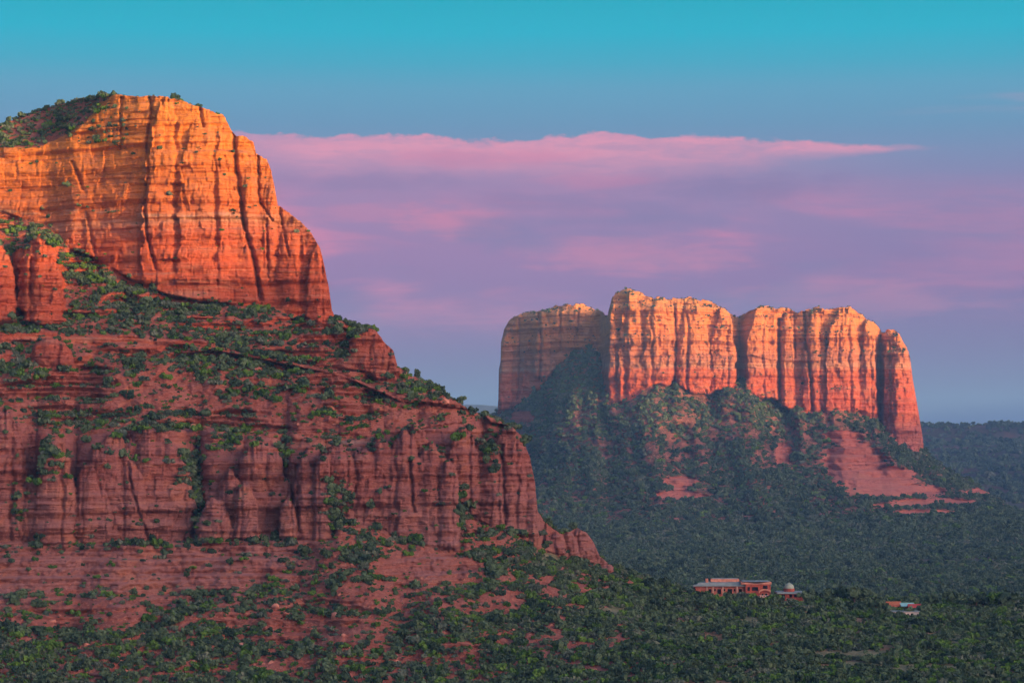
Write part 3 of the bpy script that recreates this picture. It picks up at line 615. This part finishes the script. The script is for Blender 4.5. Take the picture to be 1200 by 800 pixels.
LUSH = [(175, 375, 60, 26), (260, 372, 60, 16), (100, 318, 34, 22), (150, 350, 50, 18), (330, 372, 50, 10), (255, 420, 70, 30), (300, 445, 60, 30), (540, 655, 30, 26), (500, 640, 40, 20), (240, 590, 14, 40), (40, 425, 50, 26), (400, 600, 22, 30),
        (330, 440, 40, 30), (180, 490, 60, 16), (110, 490, 60, 14), (430, 390, 50, 12), (500, 460, 50, 14), (120, 690, 20, 20), (250, 705, 70, 36), (200, 760, 200, 26), (60, 780, 90, 24), (20, 740, 40, 20), (40, 665, 26, 8), (330, 655, 34, 20), (330, 700, 30, 30), (430, 650, 40, 20), (60, 388, 70, 8), (30, 375, 40, 7), (395, 380, 20, 9)]
lush = slabmask(px1, pc1, LUSH, cl2)
dn = zone_d*(.12+.88*ss(cl+.6*cl2, -.30, .10))
dn = np.where(pc1 < 640, zone_d*ss(cl+.6*cl2, -.10, .25), dn); dn = np.where(topz, zone_d, dn)
dn = np.maximum(dn, lush*.95)*(1-.90*bare)*flat
dn = dn*(1-.97*rk1)
gul = slabmask(px1, pc1, [(231, 560, 8, 60), (397, 592, 16, 30), (262, 515, 22, 14), (216, 545, 7, 26), (337, 530, 8, 20), (60, 545, 10, 30), (545, 600, 8, 24), (22, 600, 6, 30), (470, 632, 24, 8), (590, 626, 40, 8), (100, 640, 120, 4), (280, 636, 90, 5), (575, 530, 7, 30)], cl2)
dn = np.maximum(dn, gul*.85); dn = np.maximum(dn, .16*rk1*ss(nz1, .40, .62)*(pxg < 632)*(pc1 > 485)*ss(cl2, -.1, .3))
CLEAR = [(1000, 766, 60, 5), (1080, 782, 70, 6), (1010, 778, 30, 4), (930, 735, 22, 4), (1122, 748, 8, 6), (1150, 770, 12, 6), (850, 712, 12, 4), (875, 725, 15, 3), (720, 715, 22, 5), (640, 652, 14, 4)]
clr = slabmask(px1, pc1, CLEAR, cl2); dn = dn*(1-clr*.9)
for hx, hd, hw in HOUSES:                            # nothing grows inside the houses; the view to them is kept by low scrub only
    c_ = at(hx, 694, hd); near_h = (np.abs(Xn-c_.x) < hw*.52) & (Yn > hd-16) & (Yn < hd+22); dn = np.where(near_h, 0, dn)
size_near = 1.65
scatter(P1, ar1*vis*(~topz), dn/6.2, size_near, [.50, .16, .19, .15], 0)
scatter(P1, ar1*(b1 > 0)*(b1 < 12)*(pxg > 110)*(pxg < 262), .05+0*dn, 1.25, [.6, .1, .1, .2], 0)
scatter(P1, ar1*(b1 < 3)*(pc1 < 168)*(pxg > 70)*(pxg < 150), .05+0*dn, 1.2, [.6, .1, .1, .2], 0)
scatter(P1, ar1*vis*topz, dn/5.0*ss(cl2, -.35, .15), 1.35, [.62, .08, .10, .20], 0)
scatter(P1, ar1*vis, dn/22.0*(pxg > 500)*(pc1 > 640)+ar1*0, 1.6, [.35, .05, .3, .3], 0)
scatter(P1, ar1*vis*(b1 < 5), np.where(pxg < 640, .10, 0)*flat*(1-.6*bare)*(1-.85*rk1), .95, [.4, .0, .3, .3], 0)   # small shrubs dotted everywhere
# far butte slope
Xf, Yf = P2[..., 0], P2[..., 1]
sl2 = slabmask(px2, pc2, SLABS2, fbm((px2[None, :]-600)/F*4300/90+0*pc2, (HY-pc2)/F*4300/6, 4, 330)*1.1)
cf = fbm(Xf/70, Yf/70, 4, 730)
dens2 = (1-rk2)*(1-.92*sl2)*(.35+.65*ss(cf, -.3, .2))*(b2 < 25)
redf = np.exp(-((px2[None, :]-785)/22)**2-((pc2-525)/38)**2)+np.exp(-((px2[None, :]-985)/40)**2-((pc2-500)/14)**2)+np.exp(-((px2[None, :]-800)/60)**2-((pc2-500)/34)**2)+np.exp(-((px2[None, :]-680)/34)**2-((pc2-505)/22)**2)+np.exp(-((px2[None, :]-905)/34)**2-((pc2-500)/20)**2)
dens2 = dens2*(1-.8*np.clip(redf, 0, 1)*ss(fbm(Xf/26, Yf/60, 3, 735), -.25, .2))
scatter(P2, ar2, dens2/20.0, 3.2, [.62, .14, .04, .20], 1)
scatter(P2, ar2*(rk2 > .5)*(b2 < 25)*(1-sl2), ss(nz2, .55, .8)*.016, 1.6, [.8, .1, 0, .1], 1)
# valley floor between foreground and far butte
NV = 78000
Dv = np.sqrt(rng.uniform(1650**2, 3900**2, NV)); pv = rng.uniform(520, 1440, NV); xv = (pv-600)/F*Dv
cvn = fbm(xv/60, Dv/60, 4, 740); keep = rng.random(NV) < .30+.70*ss(cvn, -.32, .1)
clearv = (np.exp(-((pv-1140)/90)**2-((Dv-2960)/50)**2)+np.exp(-((pv-1055)/30)**2-((Dv-3050)/30)**2)+np.exp(-((pv-900)/34)**2-((Dv-3350)/45)**2)) > .4
keep &= ~clearv
xv, Dv = xv[keep], Dv[keep]
pts.append(np.column_stack([xv, Dv, zval(xv, Dv)-.3, 3.0*np.clip(rng.lognormal(0, .35, len(xv)), .5, 2), rng.choice(4, len(xv), p=[.58, .2, .06, .16]), np.full(len(xv), 2)]))
# mesa slope
du = np.gradient(PM, axis=1); dv = np.gradient(PM, axis=0); arm = np.linalg.norm(np.cross(du, dv), axis=-1)
fm = fbm(PM[..., 0]/200, PM[..., 1]/200, 4, 750); pmx = 600+PM[..., 0]/PM[..., 1]*F
scatter(PM, arm*(pmx < 1400)*(pmx > 1040), (.3+.7*ss(fm, -.2, .2))/260.0, 7.0, [.7, .2, 0, .1], 3)
for (p, q, Dq, sz, kk) in [(816, 699, 1278, 3.6, 0), (823, 698, 1276, 4.2, 2), (830, 700, 1274, 4.4, 0), (836, 701, 1272, 3.4, 2), (844, 701, 1278, 2.8, 3), (852, 701, 1272, 3.6, 0), (859, 701, 1270, 2.8, 1), (868, 697, 1281, 4.0, 3), (880, 699, 1279, 3.6, 2), (875, 700, 1276, 2.8, 0),
                          (886, 703, 1272, 3.0, 0), (902, 700, 1276, 3.2, 0), (908, 700, 1272, 3.4, 2), (915, 702, 1272, 2.8, 0), (925, 701, 1270, 2.2, 3), (942, 700, 1276, 3.4, 0), (948, 701, 1285, 4.4, 1), (806, 698, 1290, 5.2, 0), (800, 696, 1310, 4.6, 0), (790, 694, 1310, 4.0, 1),
                          (1036, 712, 1240, 3.2, 0), (1050, 714, 1238, 3.0, 2), (1041, 713, 1236, 2.6, 0), (1066, 714, 1236, 2.5, 0), (1078, 714, 1236, 3.4, 0), (1083, 713, 1240, 4.2, 0), (1025, 709, 1245, 4.4, 0), (1057, 722, 1205, 2.4, 2), (1051, 723, 1206, 3.4, 0), (1070, 724, 1203, 3.0, 0),
                          (952, 713, 1242, 2.4, 0), (962, 714, 1240, 3.2, 0), (972, 713, 1244, 2.6, 2), (986, 713, 1242, 2.8, 0), (992, 712, 1246, 4.2, 0), (1000, 700, 1290, 6.5, 0), (985, 697, 1300, 6.2, 0), (970, 698, 1300, 5.2, 0), (1012, 700, 1290, 5.2, 1),
                          (1150, 705, 1290, 6.8, 0), (1160, 704, 1290, 7.4, 2), (1172, 704, 1285, 6.4, 0), (1142, 706, 1285, 5.4, 1), (1068, 704, 1300, 5.2, 0), (1095, 706, 1290, 4.6, 0), (1110, 704, 1300, 4.8, 1)]:
    pts.append(np.array([[(p-600)/F*Dq, Dq, (HY-q)/F*Dq-.5, sz*.95, kk, 0]]))
A = np.concatenate(pts)
# keep only what stands over the ground, and sort the nearest, largest ones first
ppx = 600+A[:, 0]/A[:, 1]*F; ppy = HY-A[:, 2]/A[:, 1]*F
inframe = (ppx > -10) & (ppx < 1210) & (ppy < 812) & (ppy > 100)
score = A[:, 3]/A[:, 1]*np.where(inframe & (A[:, 5] == 0) & (A[:, 4] < 3), 1, 0)*np.where(A[:, 1] < 1300, 1, .3)
order = np.argsort(-score)
single = order[:280]; rest = np.ones(len(A), bool); rest[single] = False; B = A[rest]
KN = ['juniper_tree', 'pinyon_pine', 'scrub_oak', 'sagebrush']
def zone_label(px_, py_):
    if py_ > 700 and px_ > 760: return 'in the dense foreground wood below the houses'
    if py_ > 640 and px_ > 420: return 'in the wood at the foot of the near butte'
    if py_ > 640: return 'on the lowest red slope of the near butte'
    if py_ > 380: return 'on the red slope between spires and upper cliff'
    return 'beside the sunlit upper cliff of the near butte'
def make_tree(name, cm, tm):
    o = bpy.data.objects.new(name, None); o.empty_display_size = .2; col.objects.link(o)
    c = bpy.data.objects.new('crown', cm); col.objects.link(c); c.parent = o
    tr = bpy.data.objects.new('trunk', tm); col.objects.link(tr); tr.parent = o
    return o, c, tr
src = {}
for n_, i in enumerate(single):
    x, y, z, s, k, zn = A[i]; k = int(k); v = n_ % 3
    if (k, v) not in src: o, c, tr = make_tree(KN[k], crowns[k][v], trunks[v]); src[(k, v)] = (o, c, tr)
    else:
        o0, c0, t0 = src[(k, v)]; o = o0.copy(); col.objects.link(o)
        for q in (c0, t0): cc = q.copy(); cc.parent = o; col.objects.link(cc)
    o.location = (x, y, z-.1*s); o.rotation_euler = (0, 0, rng.uniform(0, 6.28)); o.scale = (s, s, s*rng.uniform(.85, 1.2))
    lx, ly = 600+x/y*F, HY-z/y*F
    tag(o, KINDS[k][3]+' '+zone_label(lx, ly), 'tree', 'trees scattered over the near butte and foreground')
for k in range(4):                                  # crown meshes used by the scatter all come from real trees above, or are placed once here
    for v in range(3):
        if (k, v) not in src:
            i = int(np.where((A[:, 4] == k) & (A[:, 5] == 0))[0][v*7]); x, y, z, s = A[i, :4]
            o, c, tr = make_tree(KN[k], crowns[k][v], trunks[v]); src[(k, v)] = (o, c, tr); o.location = (x, y, z-.1*s); o.scale = (s,)*3
            tag(o, KINDS[k][3]+' '+zone_label(600+x/y*F, HY-z/y*F), 'shrub' if k == 3 else 'tree', 'trees scattered over the near butte and foreground')

# the remaining thousands: one object per stretch of country
def forest(name, label, T, nvar=3):
    me = bpy.data.meshes.new(name); n = len(T)
    me.vertices.add(n); me.vertices.foreach_set('co', T[:, :3].reshape(-1).astype(np.float32))
    for nm, arr in (('size', T[:, 3]), ('turn', rng.uniform(0, 6.28, n)), ('tall', rng.uniform(.8, 1.3, n))):
        a = me.attributes.new(nm, 'FLOAT', 'POINT'); a.data.foreach_set('value', arr.astype(np.float32))
    a = me.attributes.new('pick', 'INT', 'POINT'); a.data.foreach_set('value', (T[:, 4].astype(int)*3+rng.integers(0, 3, n)).astype(np.int32))
    o = bpy.data.objects.new(name, me); col.objects.link(o)
    ng = bpy.data.node_groups.new(name, 'GeometryNodeTree')
    ng.interface.new_socket('Geometry', in_out='INPUT', socket_type='NodeSocketGeometry'); ng.interface.new_socket('Geometry', in_out='OUTPUT', socket_type='NodeSocketGeometry')
    t = NT(ng); gi = t.node('NodeGroupInput'); go = t.node('NodeGroupOutput')
    g2i = t.node('GeometryNodeGeometryToInstance')
    nodes = []
    for k in range(4):
        for v in range(3):
            oi = t.node('GeometryNodeObjectInfo', None, transform_space='ORIGINAL'); oi.inputs['Object'].default_value = src[(k, v)][1]; oi.inputs['As Instance'].default_value = True
            nodes.append(oi)
    for q in reversed(nodes): t.l.new(q.outputs['Geometry'], g2i.inputs[0])
    # instances keep their order only when joined as instances
    jn = t.node('GeometryNodeJoinGeometry')
    for q in reversed(nodes): t.l.new(q.outputs['Geometry'], jn.inputs[0])
    def at_(nm, ty='FLOAT'): n_ = t.node('GeometryNodeInputNamedAttribute', None, data_type=ty); n_.inputs['Name'].default_value = nm; return n_.outputs['Attribute']
    sz = at_('size'); tl = t.m('MULTIPLY', sz, at_('tall'))
    sc = t.node('ShaderNodeCombineXYZ', {0: sz, 1: sz, 2: tl}).outputs[0]
    rt = t.node('ShaderNodeCombineXYZ', {2: at_('turn')}).outputs[0]
    m2p = t.node('GeometryNodeMeshToPoints', {'Mesh': gi.outputs[0]})
    iop = t.node('GeometryNodeInstanceOnPoints', {'Points': m2p.outputs[0], 'Instance': jn.outputs[0], 'Pick Instance': True, 'Instance Index': at_('pick', 'INT'), 'Scale': sc, 'Rotation': rt})
    t.n.remove(g2i); t.l.new(iop.outputs[0], go.inputs[0])
    md = o.modifiers.new('scatter', 'NODES'); md.node_group = ng
    tag(o, label, 'woodland', kind='stuff'); return o
B[:, 2] -= .08*B[:, 3]
for zn, nm, lb in ((0, 'juniper_scrub', 'thick juniper and oak scrub over the near butte slopes and foreground'), (1, 'slope_woodland', 'dark woodland covering the slope under the far butte'),
                   (2, 'valley_woodland', 'dark blue green woodland filling the valley floor'), (3, 'mesa_woodland', 'woodland on the distant mesa')):
    q = B[B[:, 5] == zn]; print(nm, len(q)); forest(nm, lb, q)


# ================================================================== HOUSES
def plain(name, c, rough=.9, var=.12):
    m, t = new_mat(name); P = t.node('ShaderNodeNewGeometry').outputs['Position']
    n = t.noise(t.scale(P, (.6, .6, .6)), 1, 5, .6)
    finish(t, t.mix(t.sstep(n, .3, .7), tuple(x*(1-var) for x in c), tuple(min(1, x*(1+var)) for x in c)), rough, n, .3, .05); return m
M_red = plain('red_stucco', (.30, .085, .062), var=.3); M_dkred = plain('dark_red_stucco', (.20, .05, .045)); M_pink = plain('pink_stucco', (.36, .135, .10), var=.3); M_trim = plain('peach_trim', (.48, .24, .17), var=.25)
M_roof = plain('grey_teal_roof', (.20, .29, .31)); M_dome = plain('pale_green_copper', (.26, .36, .29), .5); M_white = plain('white_paint', (.55, .55, .53)); M_orange = plain('orange_tile', (.34, .13, .07)); M_teal = plain('teal_metal', (.20, .48, .50), .5)
M_glass, _t = new_mat('dark_glass'); finish(_t, (.012, .014, .02, 1), .12); M_brick = plain('brick_red', (.36, .07, .07)); M_cream = plain('cream_stone', (.45, .36, .29))
front = (b1 < 1)
Pf_ = P1[front][::3]
def ground_z(x, y):
    i = np.argmin((Pf_[:, 0]-x)**2+(Pf_[:, 1]-y)**2); return float(Pf_[i, 2])
class MB:
    def __init__(s): s.v = []; s.f = []
    def poly_prism(s, pts2, z0, z1):
        n = len(pts2); i = len(s.v); s.v += [(x, y, z0) for x, y in pts2]+[(x, y, z1) for x, y in pts2]
        s.f.append(tuple(range(i+n-1, i-1, -1))); s.f.append(tuple(range(i+n, i+2*n)))
        for k in range(n): s.f.append((i+k, i+(k+1) % n, i+n+(k+1) % n, i+n+k))
    def box(s, x0, x1, y0, y1, z0, z1): s.poly_prism([(x0, y0), (x1, y0), (x1, y1), (x0, y1)], z0, z1); return s
    def gable(s, x0, x1, y0, y1, z0, z1, ov=.4):
        x0 -= ov; x1 += ov; y0 -= ov; y1 += ov; ym = (y0+y1)/2; i = len(s.v)
        s.v += [(x0, y0, z0), (x1, y0, z0), (x1, y1, z0), (x0, y1, z0), (x0, ym, z1), (x1, ym, z1)]
        s.f += [(i, i+1, i+5, i+4), (i+2, i+3, i+4, i+5), (i, i+4, i+3), (i+1, i+2, i+5), (i+3, i+2, i+1, i)]
    def lathe(s, cx, cy, prof, n=24):
        i = len(s.v); 
        for r_, z in prof:
            for k in range(n): s.v.append((cx+r_*math.cos(2*math.pi*k/n), cy+r_*math.sin(2*math.pi*k/n), z))
        for a in range(len(prof)-1):
            for k in range(n): s.f.append((i+a*n+k, i+a*n+(k+1) % n, i+(a+1)*n+(k+1) % n, i+(a+1)*n+k))
    def build(s, name, m, parent):
        me = bpy.data.meshes.new(name); me.from_pydata(s.v, [], s.f); me.update(); me.materials.append(m)
        o = bpy.data.objects.new(name, me); col.objects.link(o); o.parent = parent; return o
def empty(name, loc, rz=0):
    o = bpy.data.objects.new(name, None); col.objects.link(o); o.location = loc; o.rotation_euler = (0, 0, rz); return o
def window(par, x0, x1, y, z0, z1, fm):
    g = MB().box(x0, x1, y-.06, y+.05, z0, z1).build('window', M_glass, par)
    f = MB(); t_ = .14; f.box(x0-t_, x1+t_, y-.16, y-.065, z1, z1+t_); f.box(x0-t_, x1+t_, y-.16, y-.065, z0-t_, z0); f.box(x0-t_, x0, y-.16, y-.065, z0, z1); f.box(x1, x1+t_, y-.16, y-.065, z0, z1)
    fr = f.build('frame', fm, g); return g
U = 1300/F       # metres per photograph pixel at the houses
# the large house: long low wing, tall block, terrace
HX = (855-600)*U; hz0 = ground_z(HX, 1292)
hz0 = (HY-702.5)/F*1292
h = empty('mansion', (HX, 1292, hz0)); X_ = lambda p: (p-855)*U; Zp = lambda p: (697.5-p)*U
tag(h, 'large red stucco house with a long grey roofed wing and a two storey block', 'house')
MB().box(X_(813), X_(870.5), 2, 14, -4, Zp(681)).build('wing_wall', M_pink, h)
b = MB(); b.poly_prism([(X_(810), -.5), (X_(871), 0.2), (X_(871), 16), (X_(822), 16)], Zp(681), Zp(680)+.25); b.build('wing_roof', M_roof, h)
b = MB(); b.poly_prism([(X_(816), 3), (X_(868), 4), (X_(868), 15), (X_(826), 15)], Zp(680)+.25, Zp(677.4)); b.build('upper_roof', M_roof, h)
b = MB(); b.box(X_(833), X_(866), 11, 15.6, Zp(677.4), Zp(674)); b.box(X_(826), X_(829), 6, 9, Zp(677.4), Zp(673)); b.build('parapet', M_trim, h)
b = MB().box(X_(834.5), X_(864.5), 11.5, 15.2, Zp(674), Zp(674)+.3).build('parapet_roof', M_roof, h)
for p, wd_, lo in ((828.5, 3.4, 688.5), (835, 2, 687), (838.6, 4.6, 690), (846, 2.2, 687), (850.5, 5.4, 690), (858, 1.8, 687), (863.5, 4, 689)): window(h, X_(p), X_(p+wd_), 2, Zp(lo), Zp(684.2), M_trim)
b = MB(); b.box(X_(839), X_(857), -1.2, 1.9, -4, Zp(692)); b.build('patio_wall', M_pink, h)
for p in (826, 833, 844.5, 861): MB().box(X_(p), X_(p)+.5, .3, .8, -4, Zp(681)).build('column', M_cream, h)
b = MB(); b.box(X_(871), X_(900), -1, 12, -4, Zp(678.5)); b.build('block_wall', M_red, h)
b = MB()
for k in range(14):
    xa, xb = 866+k*2.5, 866+(k+1)*2.5; top = lambda q: 678.2-1.8*abs(math.sin((q-866)/35*math.pi*1.0-1.57))
    ta = top((xa+xb)/2); b.box(X_(xa), X_(xb), -1.5, 12.5, Zp(678.5)+.01, Zp(ta)+.01*k)
b.build('roof_trim', M_trim, h)
MB().box(X_(868), X_(899.5), .2, 11.6, Zp(676.2)+.2, Zp(676.2)+.35).build('flat_roof', M_roof, h)
window(h, X_(878.4), X_(885.6), -1, Zp(686), Zp(681.6), M_red); window(h, X_(891), X_(896.4), -1, Zp(684.6), Zp(680), M_red); window(h, X_(873), X_(876), -1, Zp(686), Zp(681.6), M_red)
b = MB(); b.box(X_(886), X_(902), -6, -1.1, -4, Zp(693.6)); b.build('terrace_wall', M_red, h)
b = MB(); b.box(X_(885.5), X_(902.5), -6.4, -1.2, Zp(693.6), Zp(693)+.1); b.build('terrace_floor', M_trim, h)
for p in (886.4, 889.4, 892.4, 895.4, 898.4): MB().box(X_(p), X_(p)+.35, -6.3, -6.0, Zp(693), Zp(691)).build('baluster', M_white, h)
MB().box(X_(886), X_(899), -6.35, -5.95, Zp(691), Zp(690.7)+.05).build('railing', M_white, h)
b = MB(); n_ = 10
for k in range(n_):
    a0 = math.pi*k/n_; a1 = math.pi*(k+1)/n_; b.box(X_(893)-3.2*math.cos(a0), X_(893)-3.2*math.cos(a1), -2.4, -1.02, Zp(688.6)+1.5*min(math.sin(a0), math.sin(a1)), Zp(687)+1.5*math.sin((a0+a1)/2))
b.build('arched_canopy', M_trim, h)
window(h, X_(889.5), X_(891.7), -1, Zp(692.4), Zp(689), M_trim); window(h, X_(893.5), X_(896.5), -1, Zp(692.4), Zp(689), M_trim)
MB().box(X_(856), X_(873), -9, -5, -5, Zp(695)).build('retaining_wall', M_dkred, h); MB().box(X_(855), X_(873.5), -9.4, -4.4, Zp(695), Zp(692.6)).build('garden_roof', M_roof, h)
# the domed pavilion
hz1 = (HY-700.5)/F*1290; h = empty('domed_house', ((922-600)*U, 1290, hz1)); X_ = lambda p: (p-922)*U; Zp = lambda p: (698-p)*U
tag(h, 'small red house with a pale green dome on its flat grey roof', 'house')
MB().box(X_(911), X_(937), 0, 11, -4, Zp(692)).build('wall', M_red, h)
MB().box(X_(907), X_(938.5), -1.6, 12, Zp(692), Zp(690.2)).build('roof', M_roof, h)
b = MB(); b.lathe(X_(922.4), 5, [(2.9, Zp(690.2)), (2.9, Zp(687)), (3.1, Zp(687)), (3.1, Zp(686.6)), (0, Zp(686.6))]); b.build('drum', M_red, h)
b = MB(); b.lathe(X_(922.4), 5, [(2.75*math.cos(a), Zp(686.5)+2.9*math.sin(a)) for a in np.linspace(0, 1.5, 9)]+[(.12, Zp(686.5)+2.95), (.12, Zp(686.5)+3.7), (0, Zp(686.5)+3.7)]); b.build('dome', M_dome, h)
for p in (913, 921.5, 927, 932): window(h, X_(p), X_(p+3.2), 0, Zp(696), Zp(693), M_dkred)
# small houses half hidden in the trees beyond
SM = [(1031, 706, 1268, 8, 3.0, 'f', M_cream, M_white, 'low cream house with a pale flat roof left of the orange roofed house'),
      (1046, 708, 1262, 9, 3.2, 'g', M_pink, M_orange, 'small pink house with an orange tiled roof among the foreground trees'),
      (1063, 710, 1262, 7, 3.4, 'g', M_brick, M_teal, 'small red walled house with a teal metal roof'),
      (1073, 711, 1256, 8, 3.2, 'g', M_cream, M_brick, 'small house with a bright red roof right of the teal roofed one'),
      (1060, 719, 1225, 13, 4.4, 'f', M_white, M_roof, 'white walled house with tall dark windows below the red and teal roofs'),
      (955, 712, 1262, 9, 2.8, 'g', M_pink, M_orange, 'low house with a faded peach roof right of the domed house'),
      (980, 711, 1262, 9, 3.0, 'f', M_red, M_white, 'low red house with a white roof edge behind the foreground trees')]
for (p, q, Dq, wd, ht, rf, wm, rm, lb) in SM:
    u = Dq/F; zq = (HY-q-6.8)/F*Dq; x_ = (p-600)*u; hh_ = empty('cottage', (x_, Dq, zq), rng.uniform(-.25, .25)); tag(hh_, lb, 'house')
    MB().box(-wd/2, wd/2, 0, 6, -4, ht).build('wall', wm, hh_)
    b = MB()
    if rf == 'g': b.gable(-wd/2, wd/2, 0, 6, ht, ht+1.7)
    else: b.box(-wd/2-.5, wd/2+.5, -.6, 6.5, ht, ht+.35)
    b.build('roof', rm, hh_)
    for k in range(3): window(hh_, -wd/2+.8+k*wd/3.2, -wd/2+.8+k*wd/3.2+1.3, 0, ht-2.1, ht-.7, wm)
# ------------------------------------------------------------------ boulders lying on the slopes
def boulder_mesh(name, seed, m):
    import bmesh
    bm = bmesh.new(); bmesh.ops.create_icosphere(bm, subdivisions=3, radius=1)
    r = np.random.default_rng(seed); pl = r.normal(size=(9, 3)); pl /= np.linalg.norm(pl, axis=1)[:, None]; dd = r.uniform(.55, .85, 9)
    for v in bm.verts:
        c_ = np.array(v.co)
        for k in range(9):
            e = c_@pl[k]-dd[k]
            if e > 0: c_ = c_-pl[k]*e
        v.co = Vector(c_*np.array([1.25, .95, .8]))
    me = bpy.data.meshes.new(name); bm.to_mesh(me); bm.free(); me.materials.append(m); return me
M_bou = plain('pale_boulder', (.40, .19, .14), .95, .3); BM = [boulder_mesh('boulder', 50+k, M_bou) for k in range(4)]
okb = np.where((nz1 > .6) & (b1 < 1) & (pc1 > 380) & (pc1 < 790) & (rk1 < .3) & (pxg > 5) & (pxg < 760))
sel = rng.choice(len(okb[0]), 90, replace=False); first = {}
for n_, i in enumerate(sel):
    p = P1[okb[0][i], okb[1][i]]; s_ = min(3.2, rng.lognormal(.0, .5)); k = n_ % 4
    o = bpy.data.objects.new('boulder', BM[k]); col.objects.link(o); o.location = p; o.scale = (s_,)*3; o.rotation_euler = (rng.uniform(-.3, .3), rng.uniform(-.3, .3), rng.uniform(0, 6.28))
    tag(o, 'pale red boulder lying on the open slope of the near butte', 'boulder', 'boulders on the near slope')


# ------------------------------------------------------------------ air
HZ = 1
if HZ:
    me = bpy.data.meshes.new('haze'); x0, x1, y0, y1, z0, z1 = -31000, 31000, -15000, 43000, -190, 620
    vs = [(x, y, z) for z in (z0, z1) for y in (y0, y1) for x in (x0, x1)]
    me.from_pydata(vs, [], [(0, 2, 3, 1), (4, 5, 7, 6), (0, 1, 5, 4), (2, 6, 7, 3), (0, 4, 6, 2), (1, 3, 7, 5)]); me.update()
    m = bpy.data.materials.new('air'); m.use_nodes = True; t = NT(m.node_tree); t.n.clear()
    vol = t.node('ShaderNodeVolumePrincipled', {'Color': (.20, .50, .95, 1), 'Density': 5.2e-5, 'Anisotropy': 0.0})
    t.node('ShaderNodeOutputMaterial', {1: vol.outputs[0]})
    me.materials.append(m); hz = bpy.data.objects.new('haze', me); col.objects.link(hz); tag(hz, 'thin blue evening haze in the valley', 'haze', kind='stuff')
